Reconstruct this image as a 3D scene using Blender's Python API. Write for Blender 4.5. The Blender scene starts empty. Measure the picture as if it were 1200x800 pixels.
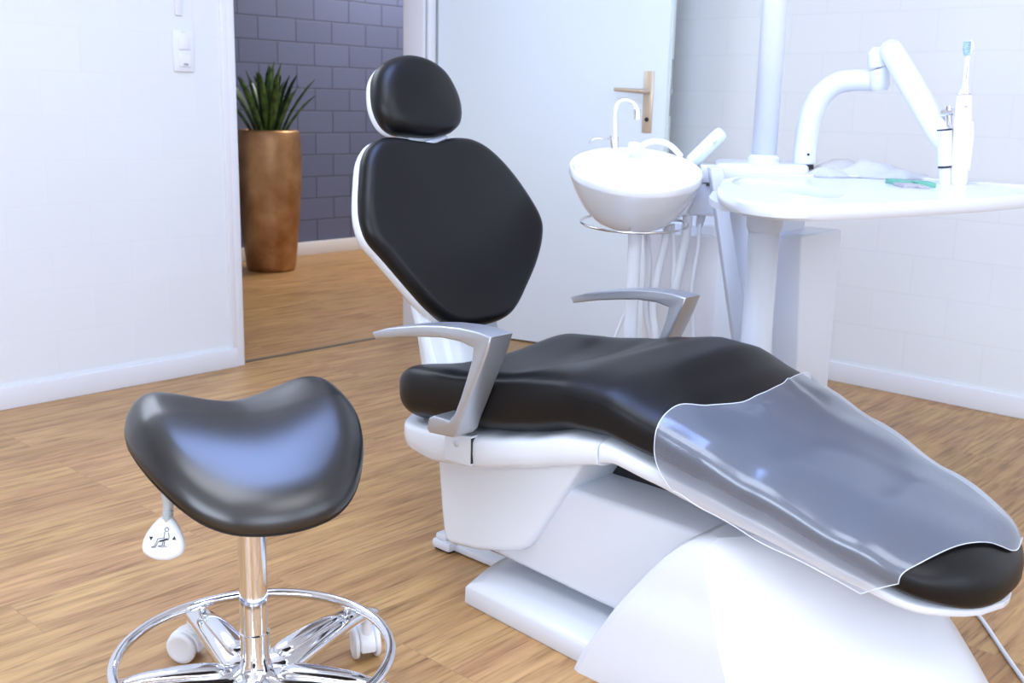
import bpy, bmesh, math, random
from mathutils import Vector, Matrix
random.seed(7)
PI = math.pi
scene = bpy.context.scene
COL = scene.collection

# ------------------------------------------------------------------ camera frame
H, FPX = 0.98, 1250.0
PITCH, ROLL, YAW = map(math.radians, (12.53, 1.365, 42.64))
Fd = Vector((math.cos(PITCH)*math.cos(YAW), math.cos(PITCH)*math.sin(YAW), -math.sin(PITCH)))
r_ = Fd.cross(Vector((0, 0, 1))).normalized(); u_ = r_.cross(Fd)
CX = r_*math.cos(ROLL) + u_*math.sin(ROLL); CY = -r_*math.sin(ROLL) + u_*math.cos(ROLL)
RT = Vector((math.sin(YAW), -math.cos(YAW), 0)); FW = Vector((math.cos(YAW), math.sin(YAW), 0))
def LD(l, d, z=0.0): return RT*l + FW*d + Vector((0, 0, z))     # ground position from sideways / forward distance

# ------------------------------------------------------------------ materials
def nt(name):
    m = bpy.data.materials.new(name); m.use_nodes = True
    t = m.node_tree; b = t.nodes['Principled BSDF']
    return m, t, b
def N(t, k, **kw):
    n = t.nodes.new(k)
    for a, v in kw.items(): setattr(n, a, v)
    return n
def simple(name, col, rough=.4, metal=0, coat=0, spec=.5, noise=0.0, scale=30, bump=0.0, coat_rough=.05):
    m, t, b = nt(name)
    b.inputs['Base Color'].default_value = (*col, 1); b.inputs['Roughness'].default_value = rough
    b.inputs['Metallic'].default_value = metal; b.inputs['Coat Weight'].default_value = coat
    b.inputs['Coat Roughness'].default_value = coat_rough
    b.inputs['Specular IOR Level'].default_value = spec
    tc = N(t, 'ShaderNodeTexCoord'); ns = N(t, 'ShaderNodeTexNoise')
    ns.inputs['Scale'].default_value = scale; ns.inputs['Detail'].default_value = 4
    t.links.new(tc.outputs['Object'], ns.inputs['Vector'])
    if noise:
        mx = N(t, 'ShaderNodeMix', data_type='RGBA')
        mx.inputs[6].default_value = (*[c*(1-noise) for c in col], 1)
        mx.inputs[7].default_value = (*[min(1, c*(1+noise)) for c in col], 1)
        t.links.new(ns.outputs['Fac'], mx.inputs[0]); t.links.new(mx.outputs[2], b.inputs['Base Color'])
    if bump:
        bp = N(t, 'ShaderNodeBump'); bp.inputs['Strength'].default_value = bump; bp.inputs['Distance'].default_value = .001
        t.links.new(ns.outputs['Fac'], bp.inputs['Height']); t.links.new(bp.outputs['Normal'], b.inputs['Normal'])
    return m

def brick_mat(name, col, joint, axis, zoff=.0845, bump=.5, width=.27, rough=.6, var=.04, xoff=0.0, jw=.0035):
    m, t, b = nt(name)
    tc = N(t, 'ShaderNodeTexCoord'); sp = N(t, 'ShaderNodeSeparateXYZ'); cb = N(t, 'ShaderNodeCombineXYZ')
    t.links.new(tc.outputs['Object'], sp.inputs[0])
    ad = N(t, 'ShaderNodeMath', operation='SUBTRACT'); ad.inputs[1].default_value = zoff
    t.links.new(sp.outputs['Z'], ad.inputs[0])
    ax = N(t, 'ShaderNodeMath', operation='ADD'); ax.inputs[1].default_value = xoff + 10*width
    t.links.new(sp.outputs[axis], ax.inputs[0])
    nz = N(t, 'ShaderNodeTexNoise'); nz.inputs['Scale'].default_value = 5; nz.inputs['Detail'].default_value = 5
    t.links.new(tc.outputs['Object'], nz.inputs['Vector'])
    wob = N(t, 'ShaderNodeMath', operation='MULTIPLY_ADD'); wob.inputs[1].default_value = .008; wob.inputs[2].default_value = -.004
    t.links.new(nz.outputs['Fac'], wob.inputs[0])
    ad2 = N(t, 'ShaderNodeMath', operation='ADD'); t.links.new(ad.outputs[0], ad2.inputs[0]); t.links.new(wob.outputs[0], ad2.inputs[1])
    t.links.new(ax.outputs[0], cb.inputs['X']); t.links.new(ad2.outputs[0], cb.inputs['Y'])
    br = N(t, 'ShaderNodeTexBrick'); br.offset = .5
    br.inputs['Scale'].default_value = 1; br.inputs['Brick Width'].default_value = width
    br.inputs['Row Height'].default_value = .1375; br.inputs['Mortar Size'].default_value = jw
    br.inputs['Mortar Smooth'].default_value = .4
    c2 = [min(1, c*(1+var)) for c in col]; c1 = [c*(1-var) for c in col]
    br.inputs['Color1'].default_value = (*c1, 1); br.inputs['Color2'].default_value = (*c2, 1)
    br.inputs['Mortar'].default_value = (*joint, 1)
    t.links.new(cb.outputs[0], br.inputs['Vector']); t.links.new(br.outputs['Color'], b.inputs['Base Color'])
    n2 = N(t, 'ShaderNodeTexNoise'); n2.inputs['Scale'].default_value = 14; n2.inputs['Detail'].default_value = 6
    t.links.new(tc.outputs['Object'], n2.inputs['Vector'])
    mm = N(t, 'ShaderNodeMath', operation='MULTIPLY_ADD'); mm.inputs[1].default_value = -1.0
    t.links.new(br.outputs['Fac'], mm.inputs[0])
    sc = N(t, 'ShaderNodeMath', operation='MULTIPLY'); sc.inputs[1].default_value = .12
    t.links.new(n2.outputs['Fac'], sc.inputs[0]); t.links.new(sc.outputs[0], mm.inputs[2])
    bp = N(t, 'ShaderNodeBump'); bp.inputs['Strength'].default_value = bump; bp.inputs['Distance'].default_value = .004
    t.links.new(mm.outputs[0], bp.inputs['Height']); t.links.new(bp.outputs['Normal'], b.inputs['Normal'])
    b.inputs['Roughness'].default_value = rough
    return m

def wood_floor():
    m, t, b = nt('wood_floor')
    tc = N(t, 'ShaderNodeTexCoord'); mp = N(t, 'ShaderNodeMapping')
    t.links.new(tc.outputs['Object'], mp.inputs['Vector'])
    br = N(t, 'ShaderNodeTexBrick'); br.offset = .37; br.offset_frequency = 3
    br.inputs['Scale'].default_value = 1; br.inputs['Brick Width'].default_value = 1.2; br.inputs['Row Height'].default_value = .155
    br.inputs['Mortar Size'].default_value = .0009; br.inputs['Mortar Smooth'].default_value = .2
    br.inputs['Color1'].default_value = (0, 0, 0, 1); br.inputs['Color2'].default_value = (1, 1, 1, 1); br.inputs['Mortar'].default_value = (.5, .5, .5, 1)
    t.links.new(mp.outputs[0], br.inputs['Vector'])
    # grain coordinates shifted per plank
    sh = N(t, 'ShaderNodeVectorMath', operation='MULTIPLY_ADD')
    sh.inputs[1].default_value = (7.3, 3.1, 0); t.links.new(br.outputs['Color'], sh.inputs[0]); t.links.new(mp.outputs[0], sh.inputs[2])
    g1m = N(t, 'ShaderNodeMapping'); g1m.inputs['Scale'].default_value = (2.2, 24, 1); t.links.new(sh.outputs[0], g1m.inputs['Vector'])
    g1 = N(t, 'ShaderNodeTexNoise'); g1.inputs['Scale'].default_value = 1.7; g1.inputs['Detail'].default_value = 8; g1.inputs['Roughness'].default_value = .62; g1.inputs['Distortion'].default_value = .6
    t.links.new(g1m.outputs[0], g1.inputs['Vector'])
    g2m = N(t, 'ShaderNodeMapping'); g2m.inputs['Scale'].default_value = (6, 110, 1); t.links.new(sh.outputs[0], g2m.inputs['Vector'])
    g2 = N(t, 'ShaderNodeTexNoise'); g2.inputs['Scale'].default_value = 1; g2.inputs['Detail'].default_value = 4
    t.links.new(g2m.outputs[0], g2.inputs['Vector'])
    r1 = N(t, 'ShaderNodeValToRGB'); e = r1.color_ramp.elements
    e[0].position = .27; e[0].color = (.25, .145, .062, 1)
    e[1].position = .72; e[1].color = (.61, .41, .205, 1)
    for p_, c_ in ((.40, (.41, .25, .115, 1)), (.50, (.50, .325, .155, 1)), (.60, (.57, .37, .18, 1))):
        x = e.new(p_); x.color = c_
    t.links.new(g1.outputs['Fac'], r1.inputs[0])
    tint = N(t, 'ShaderNodeValToRGB'); te = tint.color_ramp.elements
    te[0].color = (.90, .84, .76, 1); te[1].color = (1.0, .93, .90, 1)
    x = te.new(.5); x.color = (.93, .90, .80, 1)
    t.links.new(br.outputs['Color'], tint.inputs[0])
    mx = N(t, 'ShaderNodeMix', data_type='RGBA', blend_type='MULTIPLY'); mx.inputs[0].default_value = .9
    t.links.new(r1.outputs[0], mx.inputs[6]); t.links.new(tint.outputs[0], mx.inputs[7])
    cm = N(t, 'ShaderNodeMapping'); cm.inputs['Scale'].default_value = (1.0, 3.2, 1); t.links.new(sh.outputs[0], cm.inputs['Vector'])
    cn = N(t, 'ShaderNodeTexNoise'); cn.inputs['Scale'].default_value = 2.3; cn.inputs['Detail'].default_value = 3; t.links.new(cm.outputs[0], cn.inputs['Vector'])
    cr_ = N(t, 'ShaderNodeValToRGB'); ce = cr_.color_ramp.elements
    ce[0].position = .35; ce[0].color = (.90, .80, .76, 1); ce[1].position = .65; ce[1].color = (1.08, 1.05, .94, 1)
    t.links.new(cn.outputs['Fac'], cr_.inputs[0])
    mxc = N(t, 'ShaderNodeMix', data_type='RGBA', blend_type='MULTIPLY'); mxc.inputs[0].default_value = 1
    t.links.new(mx.outputs[2], mxc.inputs[6]); t.links.new(cr_.outputs[0], mxc.inputs[7]); mx = mxc
    r2 = N(t, 'ShaderNodeValToRGB'); f = r2.color_ramp.elements
    f[0].position = .30; f[0].color = (.42, .34, .28, 1); f[1].position = .46; f[1].color = (1, 1, 1, 1)
    t.links.new(g2.outputs['Fac'], r2.inputs[0])
    mx2 = N(t, 'ShaderNodeMix', data_type='RGBA', blend_type='MULTIPLY'); mx2.inputs[0].default_value = .75
    t.links.new(mx.outputs[2], mx2.inputs[6]); t.links.new(r2.outputs[0], mx2.inputs[7])
    mx3 = N(t, 'ShaderNodeMix', data_type='RGBA'); mx3.inputs[7].default_value = (.14, .085, .05, 1)
    mf = N(t, 'ShaderNodeMath', operation='MULTIPLY'); mf.inputs[1].default_value = .3
    t.links.new(br.outputs['Fac'], mf.inputs[0])
    t.links.new(mf.outputs[0], mx3.inputs[0]); t.links.new(mx2.outputs[2], mx3.inputs[6])
    t.links.new(mx3.outputs[2], b.inputs['Base Color'])
    b.inputs['Roughness'].default_value = .42; b.inputs['Specular IOR Level'].default_value = .4
    bp = N(t, 'ShaderNodeBump'); bp.inputs['Strength'].default_value = .15; bp.inputs['Distance'].default_value = .001
    t.links.new(g2.outputs['Fac'], bp.inputs['Height']); t.links.new(bp.outputs['Normal'], b.inputs['Normal'])
    return m

def copper_mat():
    m, t, b = nt('aged_copper')
    tc = N(t, 'ShaderNodeTexCoord'); n1 = N(t, 'ShaderNodeTexNoise'); n1.inputs['Scale'].default_value = 6; n1.inputs['Detail'].default_value = 6
    t.links.new(tc.outputs['Object'], n1.inputs['Vector'])
    r = N(t, 'ShaderNodeValToRGB'); e = r.color_ramp.elements
    e[0].position = .3; e[0].color = (.28, .125, .045, 1); e[1].position = .7; e[1].color = (.60, .37, .19, 1)
    t.links.new(n1.outputs['Fac'], r.inputs[0])
    v = N(t, 'ShaderNodeTexVoronoi'); v.inputs['Scale'].default_value = 22; t.links.new(tc.outputs['Object'], v.inputs['Vector'])
    r3 = N(t, 'ShaderNodeValToRGB'); r3.color_ramp.elements[0].position = .03; r3.color_ramp.elements[0].color = (.35, .25, .2, 1); r3.color_ramp.elements[1].position = .10; r3.color_ramp.elements[1].color = (1, 1, 1, 1)
    t.links.new(v.outputs['Distance'], r3.inputs[0])
    mx = N(t, 'ShaderNodeMix', data_type='RGBA', blend_type='MULTIPLY'); mx.inputs[0].default_value = 1
    t.links.new(r.outputs[0], mx.inputs[6]); t.links.new(r3.outputs[0], mx.inputs[7]); t.links.new(mx.outputs[2], b.inputs['Base Color'])
    b.inputs['Metallic'].default_value = .85; b.inputs['Roughness'].default_value = .42
    bp = N(t, 'ShaderNodeBump'); bp.inputs['Strength'].default_value = .3; bp.inputs['Distance'].default_value = .004
    t.links.new(n1.outputs['Fac'], bp.inputs['Height']); t.links.new(bp.outputs['Normal'], b.inputs['Normal'])
    return m

def film_mat():
    m = bpy.data.materials.new('clear_plastic_film'); m.use_nodes = True; t = m.node_tree
    for n_ in list(t.nodes): t.nodes.remove(n_)
    out = N(t, 'ShaderNodeOutputMaterial'); tr = N(t, 'ShaderNodeBsdfTransparent'); df = N(t, 'ShaderNodeBsdfDiffuse'); gl = N(t, 'ShaderNodeBsdfGlossy')
    df.inputs['Color'].default_value = (.62, .72, .95, 1); gl.inputs['Roughness'].default_value = .19; gl.inputs['Color'].default_value = (.92, .95, 1, 1)
    m1 = N(t, 'ShaderNodeMixShader'); m1.inputs[0].default_value = .165
    t.links.new(tr.outputs[0], m1.inputs[1]); t.links.new(df.outputs[0], m1.inputs[2])
    fr = N(t, 'ShaderNodeFresnel'); fr.inputs['IOR'].default_value = 1.62
    mu = N(t, 'ShaderNodeMath', operation='MULTIPLY'); mu.inputs[1].default_value = 1.25; mu.use_clamp = True; t.links.new(fr.outputs[0], mu.inputs[0])
    m2 = N(t, 'ShaderNodeMixShader'); t.links.new(mu.outputs[0], m2.inputs[0]); t.links.new(m1.outputs[0], m2.inputs[1]); t.links.new(gl.outputs[0], m2.inputs[2])
    tc = N(t, 'ShaderNodeTexCoord'); ns = N(t, 'ShaderNodeTexNoise'); ns.inputs['Scale'].default_value = 5; ns.inputs['Detail'].default_value = 1; ns.inputs['Distortion'].default_value = .6
    t.links.new(tc.outputs['Object'], ns.inputs['Vector'])
    bp = N(t, 'ShaderNodeBump'); bp.inputs['Strength'].default_value = .13; bp.inputs['Distance'].default_value = .005
    t.links.new(ns.outputs['Fac'], bp.inputs['Height'])
    for q_ in (df, gl, fr): t.links.new(bp.outputs['Normal'], q_.inputs['Normal'])
    t.links.new(m2.outputs[0], out.inputs['Surface']); return m

M_floor = wood_floor()
M_wall_l = brick_mat('white_painted_block_wall', (.79, .82, .82), (.78, .81, .81), 'X', bump=.12, var=.008)
M_wall_r = brick_mat('white_painted_block_wall_right', (.80, .83, .82), (.77, .80, .79), 'Y', bump=.12, var=.008)
M_hall = brick_mat('dark_blue_block_wall', (.120, .143, .245), (.072, .084, .145), 'X', bump=.8, var=.05, width=.275, xoff=.05, jw=.005, rough=.5)
M_plaster = simple('white_plaster', (.80, .81, .83), .7, noise=.01, bump=.2, scale=60)
M_trim = simple('white_trim_paint', (.82, .83, .85), .4, noise=.01)
M_jamb = simple('white_frame_paint', (.80, .81, .86), .4, noise=.01)
M_gasket = simple('grey_door_gasket', (.33, .38, .36), .6)
M_door = simple('pale_door_laminate', (.76, .84, .88), .45, noise=.01, scale=8)
M_brass = simple('dull_brass', (.60, .50, .38), .35, metal=.5, noise=.08)
M_black = simple('black_leather', (.004, .004, .005), .38, spec=.33, noise=.1, scale=350, bump=.05)
M_stool = simple('black_stool_leather', (.003, .003, .004), .31, spec=.95, noise=.1, scale=350, bump=.05)
M_shell = simple('white_glossy_shell', (.78, .84, .92), .25, coat=.35, noise=.004)
M_shell2 = simple('white_base_plastic', (.71, .75, .82), .3, coat=.25, noise=.004)
M_dark = simple('black_plastic', (.015, .015, .017), .5)
M_silver = simple('silver_painted_metal', (.52, .55, .60), .36, metal=.75, noise=.03, scale=600)
M_chrome = simple('chrome', (.82, .83, .86), .06, metal=1, noise=.01)
M_steel = simple('polished_steel_wire', (.66, .66, .64), .15, metal=1)
M_unit = simple('white_unit_enamel', (.73, .77, .84), .3, coat=.3, noise=.004)
M_unitg = simple('pale_grey_unit_plastic', (.62, .66, .74), .35, noise=.01)
M_ceram = simple('white_glazed_bowl', (.84, .87, .92), .12, coat=.8, noise=.003)
M_hose = simple('white_rubber_hose', (.76, .79, .85), .45, noise=.01)
M_paper = simple('white_crinkled_paper', (.94, .95, .96), .7, noise=.01)
M_pink = simple('pale_pink_plastic', (.86, .81, .88), .25, coat=.4, noise=.004)
M_bristle = simple('pale_blue_bristles', (.42, .66, .88), .7, noise=.1, scale=500)
M_green = simple('green_packet', (.13, .42, .30), .5, noise=.08)
M_greyp = simple('grey_packet', (.42, .41, .43), .5, noise=.08)
M_caster = simple('white_caster_plastic', (.80, .83, .88), .35)
M_ink = simple('black_ink', (.01, .01, .012), .6)
M_leaf = None
M_switch = simple('white_switch_plastic', (.83, .84, .86), .35)
M_copper = copper_mat()
M_soil = simple('dark_soil', (.03, .02, .015), .9, noise=.4)
M_film = film_mat()
def leaf_mat():
    m, t, b = nt('green_leaf')
    tc = N(t, 'ShaderNodeTexCoord'); n = N(t, 'ShaderNodeTexNoise'); n.inputs['Scale'].default_value = 25
    t.links.new(tc.outputs['Object'], n.inputs['Vector'])
    r = N(t, 'ShaderNodeValToRGB'); r.color_ramp.elements[0].position = .35; r.color_ramp.elements[0].color = (.012, .04, .012, 1)
    r.color_ramp.elements[1].position = .7; r.color_ramp.elements[1].color = (.09, .17, .03, 1)
    t.links.new(n.outputs['Fac'], r.inputs[0]); t.links.new(r.outputs[0], b.inputs['Base Color']); b.inputs['Roughness'].default_value = .4
    return m
M_leaf = leaf_mat()

# ------------------------------------------------------------------ mesh helpers
def link(name, bm, mat, parent=None, smooth=True, angle=None, loc=None):
    bmesh.ops.recalc_face_normals(bm, faces=bm.faces)
    me = bpy.data.meshes.new(name); bm.to_mesh(me); bm.free()
    if mat: me.materials.append(mat)
    if smooth:
        for p in me.polygons: p.use_smooth = True
        if angle is not None: me.set_sharp_from_angle(angle=math.radians(angle))
    o = bpy.data.objects.new(name, me); COL.objects.link(o)
    if parent: o.parent = parent
    if loc is not None: o.location = loc
    return o
def empty(name, loc, rz=0.0):
    o = bpy.data.objects.new(name, None); COL.objects.link(o); o.location = loc; o.rotation_euler = (0, 0, rz)
    o.empty_display_size = .1
    return o
def tag(o, label=None, cat=None, group=None, kind=None):
    if label: o['label'] = label
    if cat: o['category'] = cat
    if group: o['group'] = group
    if kind: o['kind'] = kind
    return o
def ring_faces(bm, a, b):
    n = len(a)
    for i in range(n): bm.faces.new((a[i], a[(i+1) % n], b[(i+1) % n], b[i]))
def add_loft(bm, secs, cap0=True, cap1=True):
    rs = [[bm.verts.new(p) for p in s] for s in secs]
    for a, b in zip(rs, rs[1:]): ring_faces(bm, a, b)
    if cap0: bm.faces.new(rs[0])
    if cap1: bm.faces.new(rs[-1])
    return rs
def add_lathe(bm, prof, seg=48, center=(0, 0, 0), mat=None):
    """prof: list of (radius, z); radius 0 makes a pole."""
    mat = mat or Matrix.Identity(4); c = Vector(center); prev = None
    for r, z in prof:
        if r < 1e-6: cur = [bm.verts.new(mat @ (c + Vector((0, 0, z))))]
        else: cur = [bm.verts.new(mat @ (c + Vector((r*math.cos(2*PI*i/seg), r*math.sin(2*PI*i/seg), z)))) for i in range(seg)]
        if prev is not None:
            if len(prev) == 1 and len(cur) > 1:
                for i in range(seg): bm.faces.new((prev[0], cur[i], cur[(i+1) % seg]))
            elif len(cur) == 1 and len(prev) > 1:
                for i in range(seg): bm.faces.new((cur[0], prev[i], prev[(i+1) % seg]))
            elif len(cur) > 1: ring_faces(bm, prev, cur)
        prev = cur
def crv(pts, n=8, closed=False):
    """Catmull-Rom resample (any dimension tuples)."""
    P = [Vector(p) for p in pts]; out = []; L = len(P)
    rng = range(L) if closed else range(L-1)
    for i in rng:
        if closed: a, b, c, d = P[(i-1) % L], P[i], P[(i+1) % L], P[(i+2) % L]
        else: a, b, c, d = P[max(i-1, 0)], P[i], P[i+1], P[min(i+2, L-1)]
        for k in range(n):
            t = k/n
            out.append(.5*((2*b) + (c-a)*t + (2*a-5*b+4*c-d)*t*t + (3*b-a-3*c+d)*t**3))
    if not closed: out.append(P[-1].copy())
    return out
def add_tube(bm, pts, r, seg=12, smooth_n=8, closed=False, caps=True, flat=None):
    """tube along pts; r number or list per control point"""
    if smooth_n:
        if isinstance(r, (list, tuple)):
            PR = crv([tuple(p)+(q,) for p, q in zip(pts, r)], smooth_n, closed); path = [Vector(p[:3]) for p in PR]; rr = [p[3] for p in PR]
        else: path = crv(pts, smooth_n, closed); rr = [r]*len(path)
    else:
        path = [Vector(p) for p in pts]; rr = list(r) if isinstance(r, (list, tuple)) else [r]*len(path)
    n = len(path); secs = []; up = None
    for i in range(n):
        a = path[(i-1) % n] if (closed or i > 0) else path[i]; b = path[(i+1) % n] if (closed or i < n-1) else path[i]
        t = (b-a).normalized()
        if up is None:
            up = Vector((0, 0, 1)) if abs(t.z) < .9 else Vector((1, 0, 0))
        x = t.cross(up)
        if x.length < 1e-5: x = t.cross(Vector((0, 1, 0)))
        x.normalize(); y = x.cross(t).normalized(); up = y
        fx, fy = flat or (1, 1)
        secs.append([path[i] + (x*math.cos(2*PI*k/seg)*fx + y*math.sin(2*PI*k/seg)*fy)*rr[i] for k in range(seg)])
    if closed:
        rs = [[bm.verts.new(p) for p in s] for s in secs]
        for i in range(len(rs)): ring_faces(bm, rs[i], rs[(i+1) % len(rs)])
    else: add_loft(bm, secs, caps, caps)
def add_box(bm, x0, x1, y0, y1, z0, z1, bev=0.0, seg=2, mat=None):
    t = bmesh.new()
    vs = [t.verts.new((x, y, z)) for x in (x0, x1) for y in (y0, y1) for z in (z0, z1)]
    for f in ((0, 1, 3, 2), (4, 6, 7, 5), (0, 4, 5, 1), (2, 3, 7, 6), (0, 2, 6, 4), (1, 5, 7, 3)): t.faces.new([vs[i] for i in f])
    if bev: bmesh.ops.bevel(t, geom=t.edges[:], offset=bev, segments=seg, affect='EDGES', profile=.5)
    merge(bm, t, mat)
def merge(bm, t, mat=None):
    if mat: bmesh.ops.transform(t, matrix=mat, verts=t.verts)
    bmesh.ops.recalc_face_normals(t, faces=t.faces)
    me = bpy.data.meshes.new('tmp'); t.to_mesh(me); t.free(); bm.from_mesh(me); bpy.data.meshes.remove(me)
def add_hull8(bm, bot, top, bev=0.0, seg=3):
    """box-like solid from 4 bottom and 4 top corners"""
    t = bmesh.new(); b = [t.verts.new(p) for p in bot]; c = [t.verts.new(p) for p in top]
    t.faces.new(b); t.faces.new(c); ring_faces(t, b, c)
    bmesh.ops.recalc_face_normals(t, faces=t.faces)
    if bev: bmesh.ops.bevel(t, geom=t.edges[:], offset=bev, segments=seg, affect='EDGES', profile=.5)
    merge(bm, t)
def add_prism(bm, pts, fn, a0, a1, bev=0.0, seg=2):
    """polygon pts (p,q) swept between a0 and a1; fn(p,q,a)->xyz"""
    t = bmesh.new(); A = [t.verts.new(fn(p, q, a0)) for p, q in pts]; B = [t.verts.new(fn(p, q, a1)) for p, q in pts]
    f0 = t.faces.new(A); f1 = t.faces.new(B); ring_faces(t, A, B)
    bmesh.ops.recalc_face_normals(t, faces=t.faces)
    if bev:
        es = [e for e in t.edges if any(f in (f0, f1) for f in e.link_faces)]
        bmesh.ops.bevel(t, geom=es, offset=bev, segments=seg, affect='EDGES', profile=.5)
    merge(bm, t)
def lerp_table(tab, x):
    if x <= tab[0][0]: return tab[0][1:]
    for a, b in zip(tab, tab[1:]):
        if x <= b[0]:
            t = (x-a[0])/(b[0]-a[0]); t = t*t*(3-2*t)*.35 + t*.65
            return tuple(p+(q-p)*t for p, q in zip(a[1:], b[1:]))
    return tab[-1][1:]

# ------------------------------------------------------------------ room
XR, YL = 3.67, 3.38
XB, YB = -2.4, -2.6          # walls behind the camera
HC = 2.62
def struct(name, bm, mat, smooth=False): 
    o = link(name, bm, mat, None, smooth); tag(o, kind='structure'); return o
def boxo(name, mat, *a, bev=0.0, parent=None):
    bm = bmesh.new(); add_box(bm, *a, bev=bev)
    o = link(name, bm, mat, parent, bev > 0, 40)
    if not parent: tag(o, kind='structure')
    return o
HX0, HX1, HY1 = 2.15, 7.6, 5.62
boxo('floor', M_floor, XB-.2, 7.8, YB-.2, 5.8, -.1, 0)
boxo('ceiling', M_plaster, XB-.2, 7.8, YB-.2, 5.8, HC, HC+.1)
bm = bmesh.new()
for a_ in ((XB, .2, 0, HC), (1.95, 2.152, 0, HC), (.2, 1.95, 0, 1.72), (.2, 1.95, 2.56, HC)): add_box(bm, a_[0], a_[1], YL, YL+.125, a_[2], a_[3])
struct('wall_left', bm, M_wall_l)
boxo('wall_right', M_wall_r, XR, XR+.15, YB, YL, 0, HC)
boxo('wall_doorway', M_wall_r, 3.165, XR+.15, YL, YL+.125, 0, HC)
boxo('wall_lintel', M_plaster, 2.152, 3.165, YL, YL+.125, 2.12, HC)
boxo('wall_hall', M_hall, HX0, HX1+.1, HY1, HY1+.12, 0, HC)
boxo('wall_hall_end', M_plaster, HX0-.1, HX0, YL+.125, HY1+.12, 0, HC)
boxo('wall_hall_far', M_plaster, HX1, HX1+.1, YL-.5, HY1, 0, HC)
boxo('wall_hall_side', M_plaster, XR+.15, HX1, YL-.0, YL+.125, 0, HC)
# walls behind the camera with their windows
def wall_x(name, y0, y1, spans):     # wall along X between openings
    bm = bmesh.new(); x = XB
    for a, b in spans:
        add_box(bm, x, a, y0, y1, 0, HC); add_box(bm, a, b, y0, y1, 0, .85); add_box(bm, a, b, y0, y1, 2.35, HC); x = b
    add_box(bm, x, XR, y0, y1, 0, HC); return struct(name, bm, M_plaster)
wall_x('wall_front', YB-.15, YB, [(-1.2, .6), (1.1, 3.0)])
bm = bmesh.new()
add_box(bm, XB-.15, XB, YB, -1.6, 0, HC); add_box(bm, XB-.15, XB, -1.6, 1.2, 0, .85); add_box(bm, XB-.15, XB, -1.6, 1.2, 2.35, HC); add_box(bm, XB-.15, XB, 1.2, YL+.125, 0, HC)
struct('wall_back', bm, M_plaster)
def window(name, a, b, axis):
    bm = bmesh.new(); w = .05
    def bx(p0, p1, z0, z1):
        if axis == 'x': add_box(bm, p0, p1, YB-.10, YB-.05, z0, z1)
        else: add_box(bm, XB-.10, XB-.05, p0, p1, z0, z1)
    bx(a, a+w, .85, 2.35); bx(b-w, b, .85, 2.35); bx(a, b, .85, .9); bx(a, b, 2.3, 2.35); bx((a+b)/2-w/2, (a+b)/2+w/2, .85, 2.35)
    struct(name, bm, M_trim)
bm = bmesh.new()
for a_ in ((.2, 1.95, 1.72, 1.75), (.2, 1.95, 2.53, 2.56), (.2, .23, 1.72, 2.56), (1.92, 1.95, 1.72, 2.56), (1.06, 1.09, 1.72, 2.56)): add_box(bm, a_[0], a_[1], YL+.05, YL+.10, a_[2], a_[3])
struct('window_added', bm, M_trim)  # unseen high window, added for the blue highlight on the stool
window('window_1', -1.2, .6, 'x'); window('window_2', 1.1, 3.0, 'x'); window('window_3', -1.6, 1.2, 'y')
boxo('baseboard_left', M_trim, XB, 2.152, YL-.014, YL, 0, .072, bev=.003)
boxo('baseboard_right', M_trim, XR-.014, XR, YB, YL, 0, .072, bev=.003)
boxo('baseboard_hall', M_trim, HX0, HX1, HY1-.016, HY1, 0, .085, bev=.003)
# steel frame of the doorway
bm = bmesh.new()
add_box(bm, 2.150, 2.182, YL-.012, YL+.137, 0, 2.12, bev=.003)
add_box(bm, 2.128, 2.152, YL-.012, YL+.002, 0, 2.14, bev=.002)
struct('trim_1', bm, M_trim, True)
bm = bmesh.new()
add_box(bm, 3.087, 3.101, YL, YL+.125, 0, 2.12, bev=.002)
add_box(bm, 3.101, 3.16, YL+.022, YL+.125, 0, 2.12, bev=.002)
struct('trim_2', bm, M_jamb, True)
bm = bmesh.new(); add_box(bm, 3.1012, 3.112, YL+.006, YL+.0215, 0, 2.12); struct('trim_3', bm, M_gasket)
bm = bmesh.new(); add_box(bm, 3.112, 3.152, YL-.008, YL+.0215, 0, 2.12, bev=.004); struct('trim_4', bm, M_trim, True)
bm = bmesh.new(); add_box(bm, 2.182, 3.087, YL+.02, YL+.04, 0, .0035); struct('trim_5', bm, simple('dark_threshold_strip', (.12, .10, .07), .5))
# the open door
th = math.radians(-75)
door = empty('door_1', (3.158, YL-.012, 0), th); tag(door, kind='structure')
DW = 1.015
bm = bmesh.new(); add_box(bm, 0.0, DW, 0.0, .042, .008, 2.06, bev=.002); link('door_leaf', bm, M_door, door, True, 40)
# (the visible face is the -y side of the leaf in its own frame)
bm = bmesh.new(); add_box(bm, DW-.004, DW+.010, .006, .034, .008, 2.06, bev=.002)
link('door_edge', bm, simple('pale_green_door_edge', (.66, .76, .72), .4), door, True, 40)
bm = bmesh.new(); add_box(bm, DW+.009, DW+.012, .013, .027, .95, 1.16, bev=.0005); add_box(bm, DW+.011, DW+.017, .015, .025, 1.02, 1.05, bev=.001)
link('latch_plate', bm, simple('grey_latch', (.35, .38, .38), .35, metal=.8), door, True, 40)
bm = bmesh.new(); add_box(bm, DW-.092, DW-.052, -.006, 0.0, .885, 1.115, bev=.003); hp = link('handle_plate', bm, M_brass, door, True, 40)
bm = bmesh.new(); add_tube(bm, [(DW-.072, -.004, 1.04), (DW-.072, -.03, 1.04), (DW-.078, -.05, 1.04), (DW-.10, -.055, 1.04), (DW-.19, -.055, 1.045)], [.010, .010, .010, .009, .007], 12); link('door_lever', bm, M_brass, door)
bm = bmesh.new(); add_tube(bm, [(DW-.072, -.010, .935), (DW-.072, -.003, .935)], .008, 12, 0); link('keyhole', bm, M_dark, door)

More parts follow.
